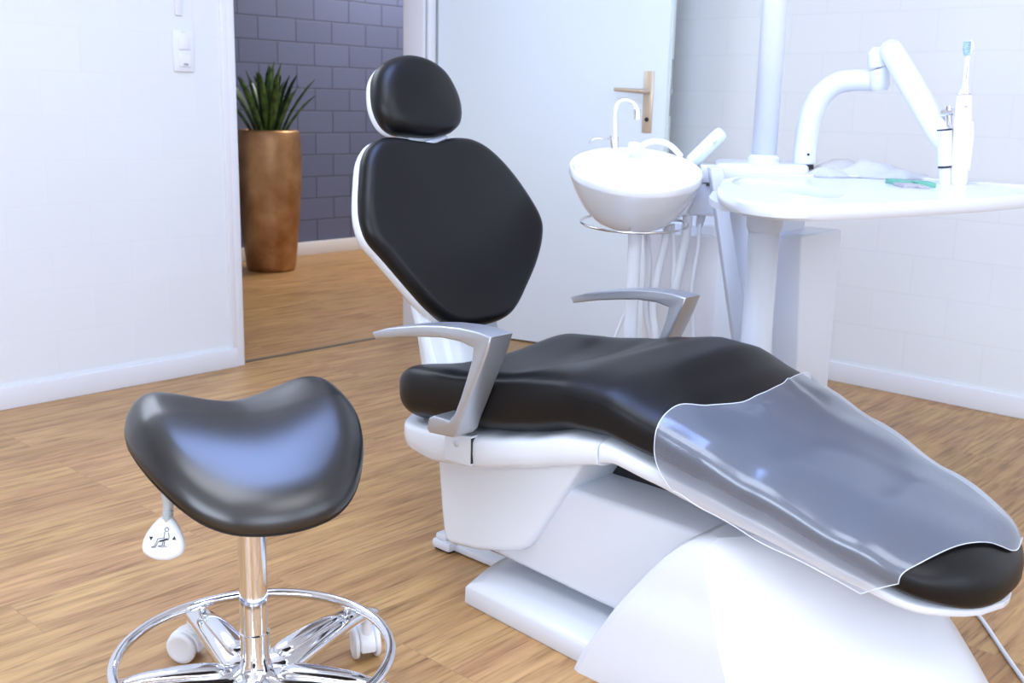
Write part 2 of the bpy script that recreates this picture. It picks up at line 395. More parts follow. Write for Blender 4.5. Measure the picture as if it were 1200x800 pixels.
# ------------------------------------------------------------------ light switch on the left wall
sw = empty('light_switch', (1.983, YL, 1.13)); tag(sw, 'white double rocker light switch plate on the white block wall beside the doorway', 'light switch')
bm = bmesh.new(); add_box(bm, -.038, .038, -.010, 0, -.068, .068, bev=.004); link('plate', bm, M_switch, sw, True, 40)
for zz in (.026, -.030):
    bm = bmesh.new(); add_box(bm, -.022, .022, -.016, -.009, zz-.022, zz+.022, bev=.003); k = link('rocker', bm, M_switch, sw, True, 40)
bm = bmesh.new(); add_box(bm, -.006, .010, -.0172, -.0155, -.047, -.040, bev=.0005); link('indicator', bm, simple('grey_print', (.35, .36, .36), .5), sw)
bm = bmesh.new(); add_box(bm, -.008, .008, -.012, -.0095, .062, .064); link('groove', bm, M_unitg, sw)
sl = boxo('cable_cover', M_trim, 1.958, 1.984, YL-.010, YL, 1.245, 1.62, bev=.004)
for k in list(sl.keys()): del sl[k]
tag(sl, 'slim white cable cover running up the wall above the light switch', 'cable cover')

# ------------------------------------------------------------------ potted plant in the hall
pot = empty('floor_planter', (3.60, 5.25, 0)); tag(pot, 'tall copper-coloured tapered floor planter standing by the dark blue wall', 'planter')
bm = bmesh.new()
add_lathe(bm, [(0, 0), (.125, 0), (.137, .006), (.143, .03), (.165, .25), (.183, .48), (.187, .62), (.184, .74), (.176, .795), (.168, .806), (.158, .802), (.152, .78), (.150, .74)], 64)
link('pot_body', bm, M_copper, pot)
bm = bmesh.new(); add_lathe(bm, [(0, .745), (.151, .738)], 40); link('soil', bm, M_soil, pot)
pl = empty('potted_plant', (3.60, 5.25, .742)); tag(pl, 'spiky dark green houseplant growing out of the copper planter', 'plant')
bm = bmesh.new(); rnd = random.Random(4)
NL = 34
for i in range(NL):
    az = i*2.399 + rnd.uniform(-.2, .2); f = (i+.5)/NL
    lean = .05 + .56*f**1.1; L = rnd.uniform(.38, .50) - .07*f; wd = rnd.uniform(.024, .034)
    base = Vector((math.cos(az), math.sin(az), 0))*(.01+.06*f)
    dirh = Vector((math.cos(az), math.sin(az), 0)); side = Vector((-math.sin(az), math.cos(az), 0)); prev = None
    for k in range(9):
        t = k/8; ln = lean*(.75+.4*t)
        p = base + dirh*(math.sin(ln)*L*t) + Vector((0, 0, math.cos(ln)*L*t - .02))
        w = wd*(.55+1.5*t)*(1-t)**.55 if t < 1 else .0006; w = max(w*.9, .0006)
        nrm = (dirh*math.cos(ln) - Vector((0, 0, math.sin(ln))))
        row = [bm.verts.new(p - side*w + nrm*(-w*.5)), bm.verts.new(p + nrm*.001), bm.verts.new(p + side*w + nrm*(-w*.5)), bm.verts.new(p + nrm*(.004*(1-t)+.001))]
        row = [row[0], row[1], row[2], row[3]]
        if prev: ring_faces(bm, prev, row)
        else: bm.faces.new(row)
        prev = row
    bm.faces.new(prev)
lv = link('foliage', bm, M_leaf, pl)
bm = bmesh.new(); add_lathe(bm, [(0, .06), (.03, .05), (.045, .0), (.05, -.01), (0, -.012)], 20); link('crown_base', bm, M_leaf, pl)

# ------------------------------------------------------------------ dental chair
# local frame of the chair: x = across (away from camera), -y = towards the foot end
CO = Vector((1.64, 1.234, 0))
chair = empty('dental_chair', CO); tag(chair, 'black leather dental treatment chair with glossy white shell and silver armrests', 'dental chair')
def c3(u, v, z): return Vector((v, -u, z))
# u, half width, top at edge, top at centre, bottom
SEAT = [(-.36, .264, .484, .440, .338), (-.2, .268, .498, .445, .350), (-.08, .270, .512, .472, .368), (0, .270, .524, .505, .386), (.10, .270, .533, .534, .414),
        (.18, .266, .526, .536, .418), (.27, .254, .498, .512, .397), (.36, .243, .468, .482, .375), (.45, .228, .434, .448, .350), (.60, .207, .376, .391, .298),
        (.70, .190, .337, .352, .262), (.80, .176, .300, .313, .230)]
def exps(u):
    x = min(1, max(0, (u-.15)/.30)); x = x*x*(3-2*x); return .48+.14*x, .52+.20*x
def voff(u): 
    x = min(1, max(0, (u-.4)/.35)); return .014*x*x*(3-2*x)
U0, U1 = -.375, .775
def seat_sec(u, nseg=56, grow=0.0, half=None):
    hw, ze, zc, zb = lerp_table(SEAT, u)
    # rear rounding
    if u < U0+.075:
        f = max(0, 1-(1-(u-U0)/.075)**2.2)**.5; hw -= .05*(1-f)
    else: f = 1
    if u > U1-.14:
        s = (u-(U1-.14))/.14; g = math.sqrt(max(0, 1-s**2.4)); hw = hw*max(g, .02)
        f = min(f, max(0.03, (1-max(0, (s-.55)/.45)**2.6)**.5))
    zm = (zb + ze)/2
    ze2 = zm+(ze-zm)*f; zb2 = zm-(zm-zb)*f; zc2 = zm+(zc-zm)*f
    return hw, ze2, zc2, zb2, zm
def seat_top(u, v):
    hw, ze, zc, zb, zm = seat_sec(u)
    x = min(1, abs(v)/max(hw, 1e-4))
    return ze + (zc-ze)*(1-x**2.2), hw, ze, zb, zm
def sgnpow(a, p): return math.copysign(abs(a)**p, a)
def seat_ring(u, n=64):
    hw, ze, zc, zb, zm = seat_sec(u); out = []
    for k in range(n):
        a = 2*PI*k/n; c, s = math.cos(a), math.sin(a)
        e1, e2 = exps(u); cv = sgnpow(c, e1); sv = sgnpow(s, e2)
        v = hw*cv
        x = abs(cv)
        zt = ze + (zc-ze)*(1-x**2.2)
        z = zm + (zt-zm)*sv if s > 0 else zm + (zm-zb)*sv
        out.append(c3(u, v+voff(u), z))
    return out
us = []
n = 90
for i in range(n+1):
    t = i/n; us.append(U0 + (U1-U0)*(.5-.5*math.cos(PI*t))*.55 + (U1-U0)*t*.45)
us[0] = U0+.0004; us[-1] = U1-.0006
bm = bmesh.new(); add_loft(bm, [seat_ring(u) for u in us])
link('seat_cushion', bm, M_black, chair)
# white tub under the cushion
TUB = [(-.365, .245, .300), (-.33, .258, .282), (-.25, .266, .272), (-.12, .268, .290), (0, .268, .322), (.08, .268, .350), (.16, .268, .372), (.2, .264, .378),
       (.27, .250, .360), (.36, .238, .338), (.45, .222, .318), (.60, .190, .277), (.70, .162, .248), (.76, .13, .232)]
def tub_loft(ua, ub, nst, grow, drop, name):
    secs = []
    for i in range(nst+1):
        u = ua + (ub-ua)*i/nst
        hw, zlow = lerp_table(TUB, u); _, _, _, zb, zm = seat_sec(min(u, .70)); zb = lerp_table(SEAT, u)[3]
        hw += grow; zlow += drop
        if u < -.305:
            f = math.sqrt(max(0, 1-(1-(u+.3652)/.0602)**2)); hw -= .05*(1-f); zlow += .05*(1-f)
        if u > .64:
            f = math.sqrt(max(.004, 1-((u-.64)/.1280)**2.3)); hw = hw*f
        ztop = zb + .008; ring = []; zc_ = (ztop+zlow)/2
        for k in range(48):
            a = 2*PI*k/48; c, s = math.cos(a), math.sin(a)
            v = hw*sgnpow(c, .22)
            if s < 0: v *= 1 - .05*abs(s)
            ring.append(c3(u, v+voff(u), zc_ + (ztop-zlow)/2*sgnpow(s, .30)))
        secs.append(ring)
    bm = bmesh.new(); add_loft(bm, secs); return link(name, bm, M_shell, chair, True, 60)
TUB = [(-.365, .252, .300), (-.33, .262, .286), (-.25, .268, .276), (-.12, .269, .294), (0, .269, .326), (.08, .269, .350), (.17, .267, .374), (.2, .263, .380),
       (.27, .251, .362), (.36, .240, .340), (.45, .225, .319), (.60, .200, .276), (.70, .180, .248), (.775, .15, .233)]
tub_loft(-.365, .172, 36, 0, 0, 'seat_shell')
tub_loft(.1735, .7675, 46, -.003, .004, 'leg_rest_shell')
# seat pedestal housing
def rrect(u0, u1, w, z, r, n=6):
    out = []
    for (cu, cv, a0) in ((u1-r, w-r, 0), (u0+r, w-r, 90), (u0+r, -(w-r), 180), (u1-r, -(w-r), 270)):
        for k in range(n+1):
            a = math.radians(a0+90*k/n); out.append(c3(cu+r*math.cos(a), cv+r*math.sin(a), z))
    return out
bm = bmesh.new()
add_prism(bm, [(-.298, .36), (-.288, .25), (-.278, .16), (-.270, .108), (-.262, .094), (-.245, .090), (-.17, .100), (-.09, .122), (-.055, .136), (-.035, .150), (-.013, .183), (.04, .268), (.082, .335), (.095, .36)], lambda p, q, a: c3(p, a, q), -.207, .207, bev=.014, seg=4)
link('seat_housing', bm, M_shell, chair, True, 50)
# lift arm between housing and base
bm = bmesh.new()
prof = [(-.20, .10), (.12, .082), (.36, .075), (.46, .12), (.46, .262), (.36, .283), (.30, .284), (.18, .286), (.05, .287), (-.1, .24), (-.2, .2)]
add_prism(bm, prof, lambda p, q, a: c3(p, a, q), -.185, .185, bev=.014, seg=3)
link('lift_arm', bm, M_shell2, chair, True, 35)
# black box for the shade in the gap under the tub
bm = bmesh.new(); add_box(bm, -.06, .14, -.22, .06, .27, .37, bev=.01); link('seat_gap_shade', bm, M_dark, chair, True, 35)
# floor plate
def plate_ring(z, d, top=0):
    o = []
    P = [(-.165, -.242), (-.198, -.13), (-.208, 0), (-.198, .13), (-.165, .242)]
    Q = crv([Vector((a, b)) for a, b in P], 6)
    for p in Q: o.append(c3(p[0]+d, p[1]*(1-d*1.5), z))
    o.append(c3(.30, .272-d*.6, z)); o.append(c3(.30, -.272+d*.6, z))
    return o
bm = bmesh.new(); add_loft(bm, [plate_ring(0, .006), plate_ring(.004, 0), plate_ring(.036, .001), plate_ring(.044, .008), plate_ring(.052, .04), plate_ring(.056, .09)])
link('floor_plate', bm, M_shell2, chair, True, 40)
bm = bmesh.new(); add_box(bm, -.105, -.03, .355, .412, 0.004, .026, bev=.007); add_box(bm, -.10, -.05, .37, .405, .022, .040, bev=.006)
ft = link('rear_foot', bm, M_shell2, chair, True, 40)
bm = bmesh.new(); add_box(bm, -.098, -.035, .36, .407, 0, .005, bev=.001); link('rubber_pad', bm, M_dark, chair)
bm = bmesh.new(); add_box(bm, -.085, -.045, .15, .37, .003, .018, bev=.004); link('rear_foot_bar', bm, M_shell2, chair, True, 40)
# big base cover
BASE0 = [(0, .150, .500, .800, .286), (.004, .148, .502, .803, .287), (.05, .170, .482, .775, .286), (.10, .200, .458, .735, .282), (.15, .230, .436, .690, .276), (.20, .264, .414, .640, .264),
        (.24, .294, .398, .596, .258), (.27, .320, .388, .556, .250), (.292, .345, .384, .512, .238), (.302, .365, .388, .47, .215)]
BASE = [tuple(p) for p in crv([Vector(b) for b in BASE0], 4)]
secs = []
for z, ur, uc, un, w in BASE:
    o = []
    half = []
    r = .018
    half += [(ur, -w+r), (ur+r*.3, -w+r*.3), (ur+r, -w)]
    for k in range(1, 7): half.append((ur+r+(uc-ur-r)*k/6, -w))
    for k in range(1, 25):
        s = k/24; s2 = math.sin(s*PI/2)
        half.append((uc+(un-uc)*s2, -w*(1-.46*s2-.54*(1-math.sqrt(max(0, 1-s2**2.4))))))
    full = half + [(a, -b) for a, b in reversed(half[:-1])]
    secs.append([c3(a, b, z) for a, b in full])
bm = bmesh.new(); add_loft(bm, secs); link('base_cover', bm, M_shell2, chair, True, 17)

# backrest frame
BP = c3(-.392, 0, .504); BX = Vector((1, 0, 0)); BT = Vector((0, .2141, .5668)).normalized(); BN = BX.cross(BT); 
if BN.y > 0: BN = -BN
def b3(v, t, o): return BP + BX*v + BT*t + BN*o
BACK = [(0, -.006), (.06, -.004), (.105, .006), (.142, .028), (.178, .06), (.225, .105), (.262, .15), (.284, .19), (.288, .218), (.276, .255), (.240, .318), (.198, .37), (.158, .403), (.118, .420), (.07, .424), (.03, .420),
        (-.02, .416), (-.06, .419), (-.10, .425), (-.142, .425), (-.178, .412), (-.206, .382), (-.226, .335), (-.243, .285), (-.249, .245), (-.242, .207), (-.212, .165), (-.166, .100), (-.130, .052), (-.09, .014), (-.05, -.003)]
BACK = [(a+.003, b) for a, b in BACK]
def pillow(bm, outline, cen, rings, fn, n=6):
    O = crv([Vector(p) for p in outline], n, True); C = Vector(cen); prev = None
    for s, h in rings:
        if s <= 0: cur = [bm.verts.new(fn(C[0], C[1], h))]
        else:
            cur = [bm.verts.new(fn(C[0]+(p[0]-C[0])*s, C[1]+(p[1]-C[1])*s, h)) for p in O]
        if prev is not None:
            if len(prev) == 1: 
                for i in range(len(cur)): bm.faces.new((prev[0], cur[i], cur[(i+1) % len(cur)]))
            elif len(cur) == 1:
                for i in range(len(prev)): bm.faces.new((cur[0], prev[i], prev[(i+1) % len(prev)]))
            else: ring_faces(bm, prev, cur)
        prev = cur
def rings_for(R, r, back, bulge, hollow=0.0):
    out = [(0, back)]
    out.append((1-(r*1.2)/R, back))
    m = 8
    for k in range(m+1):
        a = -PI/2 + PI*k/m
        out.append((1-(r/R)*(1-math.cos(a)), back+r+r*math.sin(a) if True else 0))
    top = back+2*r
    for k in range(1, 10):
        s = (1-r/R)*(1-k/9); x = s/(1-r/R)
        out.append((s, top + bulge*(1-x*x) - hollow*(1-x)**2))
    return out
bm = bmesh.new(); pillow(bm, BACK, (.01, .21), rings_for(.25, .024, -.022, .010), b3); link('backrest', bm, M_black, chair)
SH = [(a*1.005, .21+(b-.21)*1.005) for a, b in BACK]
bm = bmesh.new()
pillow(bm, SH, (.01, .21), [(0, -.006), (.97, -.006), (.99, -.009), (.993, -.018), (.980, -.030), (.955, -.040), (.89, -.050), (.7, -.060), (.4, -.066), (0, -.066)], b3)
link('backrest_shell', bm, M_shell, chair)
# neck joining the backrest to the seat frame
bm = bmesh.new()
def neckring(w, d0, d1, z): return [Vector((sx*w, -yy, z)) for sx, yy in ((-1, d0), (1, d0), (1, d1), (-1, d1))]
secs = [[b3(-.115, .10, -.03), b3(.115, .10, -.03), b3(.115, .10, -.066), b3(-.115, .10, -.066)], [b3(-.11, 0.0, -.03), b3(.11, 0.0, -.03), b3(.11, 0, -.075), b3(-.11, 0, -.075)],
        [c3(-.395, -.105, .42), c3(-.395, .105, .42), c3(-.455, .105, .42), c3(-.455, -.105, .42)],
        [c3(-.37, -.105, .33), c3(-.37, .105, .33), c3(-.43, .105, .33), c3(-.43, -.105, .33)], [c3(-.30, -.10, .29), c3(-.30, .10, .29), c3(-.34, .10, .27), c3(-.34, -.10, .27)]]
add_loft(bm, secs)
bmesh.ops.bevel(bm, geom=bm.edges[:], offset=.008, segments=3, affect='EDGES'); link('backrest_support', bm, M_shell, chair)
# headrest
HEAD = [(-.127, .524), (-.112, .565), (-.082, .594), (-.037, .611), (.007, .615), (.051, .605), (.089, .580), (.110, .540), (.116, .500), (.106, .462), (.080, .441), (.045, .432), (-.005, .428), (-.055, .431), (-.095, .437), (-.119, .455), (-.130, .487)]
bm = bmesh.new(); pillow(bm, HEAD, (-.005, .52), rings_for(.115, .036, -.040, .008), b3); hr = link('headrest', bm, M_black, chair)
HS = [(a*1.0-.001, b) for a, b in HEAD]
bm = bmesh.new(); pillow(bm, HS, (-.005, .52), [(0, -.01), (.90, -.01), (.955, -.016), (.962, -.026), (.93, -.038), (.84, -.048), (.5, -.056), (0, -.058)], b3); link('headrest_shell', bm, M_shell, chair)
bm = bmesh.new()
add_prism(bm, [(-.05, .36), (.05, .36), (.045, .46), (-.045, .46)], lambda p, q, a: b3(p, q, a), -.058, -.012, bev=.006)
link('headrest_bracket', bm, M_shell, chair, True, 40)
bm = bmesh.new(); add_tube(bm, [b3(-.03, .408, .010), b3(.0, .412, .014), b3(.045, .425, .006)], [.007, .008, .006], 12); link('headrest_hinge', bm, M_silver, chair)
# armrests
ARM = [(-.345, .540), (-.30, .555), (-.25, .566), (-.20, .576), (-.15, .583), (-.10, .587), (-.06, .587), (-.022, .583), (-.032, .555), (-.046, .522), (-.064, .485), (-.082, .445), (-.099, .408), (-.106, .388), (-.117, .378),
       (-.180, .373), (-.186, .381), (-.181, .402), (-.168, .409), (-.126, .409), (-.112, .425), (-.097, .458), (-.083, .495), (-.071, .530), (-.066, .556), (-.10, .562), (-.15, .561), (-.20, .554), (-.26, .544), (-.336, .527)]
for sgn in (-1, 1):
    bm = bmesh.new(); add_prism(bm, ARM, lambda p, q, a: c3(p, a*sgn, q), .272, .330, bev=.004, seg=3)
    a = link('armrest', bm, M_silver, chair, True, 38)
    bm = bmesh.new(); add_prism(bm, [(-.196, .300), (-.128, .306), (-.124, .312), (-.124, .366), (-.198, .358), (-.200, .306)], lambda p, q, a_: c3(p, a_*sgn, q), .250, .2725, bev=.004, seg=3)
    k = link('armrest_mount', bm, M_shell, chair, True, 38)
    bm = bmesh.new(); add_prism(bm, [(-.1245, .312), (-.1232, .312), (-.1232, .362), (-.1245, .362)], lambda p, q, a_: c3(p, a_*sgn, q), .262, .2728); link('mount_slot', bm, M_dark, k)
    bm = bmesh.new(); add_tube(bm, [c3(-.163, .2715*sgn, .344), c3(-.163, .2745*sgn, .344)], .007, 16, 0); link('mount_screw', bm, M_shell2, k)

# clear protective film over the foot end
def tbl(T, x):
    if x <= T[0][0]: return T[0][1]
    if x >= T[-1][0]: return T[-1][1]
    for k in range(len(T)-1):
        if x <= T[k+1][0]:
            h = T[k+1][0]-T[k][0]; q = (x-T[k][0])/h
            d0 = (T[k+1][1]-T[max(k-1, 0)][1])/(T[k+1][0]-T[max(k-1, 0)][0])*h; kk = min(k+2, len(T)-1); d1 = (T[kk][1]-T[k][1])/(T[kk][0]-T[k][0])*h
            return (2*q**3-3*q*q+1)*T[k][1] + (q**3-2*q*q+q)*d0 + (-2*q**3+3*q*q)*T[k+1][1] + (q**3-q*q)*d1
LEAD = [(-.26, .285), (-.22, .280), (-.19, .285), (-.165, .312), (-.087, .337), (.08, .328), (.2, .302), (.26, .285)]
TRAIL = [(-.2, .665), (-.17, .690), (-.10, .722), (-.04, .742), (0, .752), (.06, .760), (.12, .760), (.17, .748), (.2, .735)]
HEM = [(.26, .380), (.33, .374), (.37, .360), (.42, .344), (.49, .321), (.56, .304), (.63, .280), (.68, .262)]
NU, NA, NH = 80, 72, 10
bm = bmesh.new(); grid = []
for i in range(NU+1):
    t = i/NU; row = []
    def place(vn, u, s_sin, extra=0.0):
        hw, ze, zc, zb, zm = seat_sec(u); g = .0075
        v = (hw+g)*vn; zt = ze + g + (zc-ze)*(1-abs(vn)**2.2); z = zm + (zt-zm)*s_sin
        w = .0010*math.sin(u*42+v*30)+.0009*math.sin(u*25-v*50)
        crease = .005*math.exp(-((v+.035+(u-.31)*.5)/.011)**2)*math.exp(-((u-.35)/.05)**2) + .005*math.exp(-((v-.10+(u-.31)*.4)/.011)**2)*math.exp(-((u-.34)/.06)**2)
        return v+voff(u), z + w + crease
    for k in range(NH, 0, -1):
        f = k/NH; ul = tbl(LEAD, -.25) + .035*f*f; ut = tbl(TRAIL, -.19) - .048*f; u = ul+(ut-ul)*t
        v, z0 = place(-1, u, 0); zh = tbl(HEM, u); row.append(c3(u, v-.002*f + .0016*math.sin(u*60+f*2)*f, z0 + (zh-z0)*f))
    for k in range(NA+1):
        a = PI - PI*k/NA; c, s_ = math.cos(a), math.sin(a); cv = sgnpow(c, .48); ul = tbl(LEAD, cv*.25); ut = tbl(TRAIL, cv*.19); u = ul + (ut-ul)*t
        e1, e2 = exps(u); cv = sgnpow(c, e1); sv = sgnpow(max(s_, 0), e2)
        v, z = place(cv, u, sv); row.append(c3(u, v, z))
    for k in range(1, 4):
        ul, ut = .285, .70; u = ul+(ut-ul)*t; v, z = place(1, u, 0); row.append(c3(u, v+.001, z-.02*k/3))
    grid.append([bm.verts.new(p) for p in row])
for A, B in zip(grid, grid[1:]):
    for a, b, c, d in zip(A, A[1:], B[1:], B): bm.faces.new((a, b, c, d))
edge = [v.co.copy() for v in grid[0]] + [g_[-1].co.copy() for g_ in grid[1:-1]] + [v.co.copy() for v in reversed(grid[-1])] + [g_[0].co.copy() for g_ in reversed(grid[1:-1])]
film = link('protective_film', bm, M_film, None, loc=CO)
tag(film, 'clear plastic protective film draped over the foot end of the black dental chair', 'plastic cover')
bm = bmesh.new(); add_tube(bm, edge, .0008, 5, 0, closed=True); link('film_edge_highlight', bm, simple('pale_edge_highlight', (.75, .80, .88), .3), film)
# pale tube along the film border, built as its edge highlight
cable = bmesh.new()
add_tube(cable, [c3(.50, .40, .004), c3(.563, .474, .004), c3(.595, .45, .004), c3(.623, .416, .004), c3(.683, .334, .004), c3(.744, .254, .004), c3(.82, .16, .004), c3(.95, .05, .004)], .0042, 10)
cb = link('floor_cable', cable, M_hose, None, loc=CO); tag(cb, 'white cable lying on the wooden floor beyond the foot of the dental chair', 'cable')

# ------------------------------------------------------------------ saddle stool
SL, SD = -.392, 1.53
stool = empty('saddle_stool', LD(SL, SD), YAW-PI/2); tag(stool, 'black saddle stool with chrome column, footring and white castors', 'stool')
# local: x = right of the picture, y = away
PS = math.radians(29)
pax = Vector((math.sin(PS), -math.cos(PS))); qax = Vector((math.cos(PS), math.sin(PS)))
def seat_xy(p, q): v = pax*p + qax*q; return v.x, v.y
SH_ = [(.168, 0), (.164, .042), (.150, .082), (.120, .118), (.076, .146), (.022, .166), (-.038, .175), (-.090, .166), (-.128, .138), (-.145, .098), (-.140, .048), (-.132, 0)]
SOUT = SH_ + [(p, -q) for p, q in reversed(SH_[1:-1])]
def stool_top(p, q):
    z = .516
    x = min(1, abs(q)/.16); x = x*x*(3-2*x)
    z += .034*x*min(1, max(0, (.13-p)/.24))
    z -= .016*(max(0, abs(q)-.120)/.05)**2
    z += -.068*max(0, (p+.02)/.17)**1.6
    z += -.012*(abs(q)/.16)**2*max(0, min(1, (p+.02)/.12))
    z += .006*max(0, -p/.12) - .012*(max(0, -p-.08)/.06)**2
    return z
def stool_fn(p, q, h):
    x, y = seat_xy(p+.002, q); x += .006
    return Vector((x, y, stool_top(p, q)+h))
rg = [(0, -.064), (.5, -.064)]
for k in range(11):
    a = -PI/2 + PI*k/10; rg.append((1-.24*(1-math.cos(a)), -.034 + .030*math.sin(a)))
for k in range(1, 16): s = .76*(1-k/15); rg.append((s, -.004+.006*(1-(s/.76)**2)))
bm = bmesh.new(); pillow(bm, SOUT, (.0, 0), rg, stool_fn, 5); link('seat', bm, M_stool, stool)
bm = bmesh.new(); O = crv([Vector(p) for p in SOUT], 4, True)
add_tube(bm, [stool_fn(p[0]*.985, p[1]*.985, -.045) for p in O], .0013, 6, 0, closed=True); link('seat_piping', bm, M_black, bpy.data.objects['seat'])
bm = bmesh.new(); add_lathe(bm, [(0, .425), (.07, .425), (.075, .42), (.07, .40), (.035, .39), (.032, .375), (0, .375)], 32); link('seat_mount', bm, M_dark, stool)
bm = bmesh.new(); add_lathe(bm, [(0, .40), (.0215, .40), (.0215, .168), (.0235, .166), (.0235, .158), (0, .158)], 40); link('column', bm, M_chrome, stool, True, 35)
bm = bmesh.new(); add_lathe(bm, [(0, .16), (.0225, .16), (.0225, .12), (.026, .105), (.036, .090), (.042, .075), (.040, .062), (0, .060)], 40); link('hub', bm, M_chrome, stool, True, 50)
bm = bmesh.new(); R0 = .212
add_tube(bm, [(R0*math.cos(2*PI*k/64), R0*math.sin(2*PI*k/64), .128) for k in range(64)], .0085, 14, 0, closed=True); link('footring', bm, M_chrome, stool)
for k in range(5):
    an = math.radians(56.5+72*k); d = Vector((math.cos(an), math.sin(an), 0)); s = Vector((-d.y, d.x, 0))
    bm = bmesh.new(); secs = []
    for t, w, zt, zb_ in ((.0, .034, .104, .066), (.05, .037, .107, .066), (.10, .034, .112, .074), (.16, .029, .114, .083), (.21, .024, .112, .087), (.25, .018, .105, .086), (.275, .016, .096, .083), (.285, .010, .092, .086)):
        ring = []
        for j in range(16):
            a = 2*PI*j/16; c_, s_ = math.cos(a), math.sin(a)
            ring.append(d*t + s*w*sgnpow(c_, .7) + Vector((0, 0, (zt+zb_)/2 + (zt-zb_)/2*sgnpow(s_, .8))))
        secs.append(ring)
    add_loft(bm, secs)
    # bright raised inlay on top and clip holding the ring
    add_tube(bm, [d*.045+Vector((0, 0, .104)), d*.06+Vector((0, 0, .110)), d*.11+Vector((0, 0, .1145)), d*.17+Vector((0, 0, .1155)), d*.20+Vector((0, 0, .112))], [.006, .019, .019, .015, .006], 14, 5, flat=(1, .35))
    lg = link('leg', bm, M_chrome, stool)
    bm = bmesh.new(); add_tube(bm, [d*R0+Vector((0, 0, .112)), d*R0+Vector((0, 0, .126))], .007, 12, 0); link('ring_clip', bm, M_chrome, lg)
    # castor
    cr = math.radians((20, 75, 160, 250, 330)[k]); sw_ = Vector((math.cos(cr), math.sin(cr), 0)); cen = d*.262 + Vector((0, 0, .0285)); ax = sw_
    tr = Vector((-ax.y, ax.x, 0)); cen = cen + tr*.012
    Mx = Matrix.Translation(cen) @ Matrix((( ax.x, tr.x, 0, 0), (ax.y, tr.y, 0, 0), (0, 0, 1, 0), (0, 0, 0, 1)))
    rot = Mx @ Matrix.Rotation(PI/2, 4, 'Y')
    bm = bmesh.new()
    hood = [(.031*math.cos(math.radians(a_)), .031*math.sin(math.radians(a_))) for a_ in range(-12, 193, 12)]
    add_prism(bm, hood, lambda p, q, a: Mx @ Vector((a, p, q)), -.014, .014, bev=.004, seg=3)
    add_tube(bm, [cen - tr*.010 + Vector((0, 0, .022)), d*.262 + Vector((0, 0, .056)), d*.262 + Vector((0, 0, .088))], [.013, .010, .008], 14, 0)
    cs = link('castor', bm, M_caster, stool, True, 40)
    for sg in (-1, 1):
        bm = bmesh.new(); add_lathe(bm, [(0, sg*.0145), (.0265, sg*.0145), (.0283, sg*.0165), (.0283, sg*.0215), (.0255, sg*.0240), (.020, sg*.0245), (.018, sg*.0235), (0, sg*.0235)], 28, (0, 0, -0.0), rot)
        
        link('wheel', bm, M_caster, cs, True, 40)
# lever paddle
bm = bmesh.new()
lp = Vector((-.118, -.150, 0))
def lvr(a, b, o):   # paddle face frame: a = right, b = up, o = out (towards viewer side)
    c_ = Vector((-.100, -.098, .362)); up = Vector((.06, .30, .95)).normalized(); rt = Vector((1, -.05, 0)).normalized(); nn = rt.cross(up).normalized()
    return c_ + rt*a + up*b + nn*o
PAD = [(0, .030), (.012, .026), (.026, .006), (.031, -.010), (.028, -.023), (.014, -.031), (0, -.033), (-.014, -.031), (-.028, -.023), (-.031, -.010), (-.026, .006), (-.012, .026)]
pillow(bm, PAD, (0, -.003), [(0, -.006), (.8, -.006), (.95, -.004), (1, 0), (.95, .004), (.8, .006), (.4, .0065), (0, .0065)], lvr, 5)
lev = link('height_lever', bm, M_caster, stool)
bm = bmesh.new(); add_tube(bm, [lvr(.002, .022, 0), lvr(.0, .045, 0), lvr(.004, .075, -.002), Vector((-.03, 0.0, .420))], [.0065, .0075, .009, .008], 12)
for k in range(4): add_tube(bm, [lvr(.001, .026+.0035*k, 0), lvr(.001, .0275+.0035*k, 0)], .0082, 14, 0)
link('lever_stem', bm, simple('grey_lever_stem', (.50, .54, .56), .35), stool)
bm = bmesh.new()
def stroke(pts, r=.00045): add_tube(bm, [lvr(a, b, .0072) for a, b in pts], r, 6, 0)
stroke([(.0045+.0028*math.cos(a*PI/6), .0115+.0028*math.sin(a*PI/6)) for a in range(13)])
stroke([(.002, .008), (.0015, .000), (.004, -.003)]); stroke([(.007, .0075), (.009, .002), (.0085, -.003), (.004, -.0035)])
stroke([(.002, -.0005), (-.007, -.002), (-.011, -.013), (-.015, -.0135)]); stroke([(-.003, -.005), (-.006, -.006), (-.0095, -.0145), (-.015, -.0145)])
stroke([(.001, -.005), (.000, -.011)]); stroke([(.003, -.005), (.003, -.011)]); stroke([(-.006, -.0125), (0, -.011), (.008, -.0125), (.0, -.0135), (-.006, -.0125)])
stroke([(-.004, -.0055), (.007, -.0018)], .0012)
for cx, sg in ((-.017, -1), (.0165, 1)):
    t = [(cx-.0028, -.0015*sg-.0), (cx+.0028, -.0015*sg), (cx, .0035*sg)]
    vs = [bm.verts.new(lvr(a, b-.001, o)) for o in (.0066, .0076) for a, b in t]
    bm.faces.new(vs[:3]); bm.faces.new(vs[3:]); ring_faces(bm, vs[:3], vs[3:])
link('seat_tilt_symbol', bm, M_ink, lev, False)

# ------------------------------------------------------------------ dental unit behind the chair
unit = empty('dental_unit', Vector((2.62, 1.05, 0))); tag(unit, 'white dental unit cabinet with support column standing behind the black chair', 'dental unit')
UO = Vector((2.62, 1.05, 0))
def up3(px, py, dist):
    """point seen at (px,py), at forward ground distance dist"""
    d = CX*((px-600)/FPX) - CY*((py-400)/FPX) + Fd
    g = Vector((d.x, d.y, 0)).dot(FW); return Vector((0, 0, H)) + d*(dist/g)
def rel(p, o=UO): return p - o
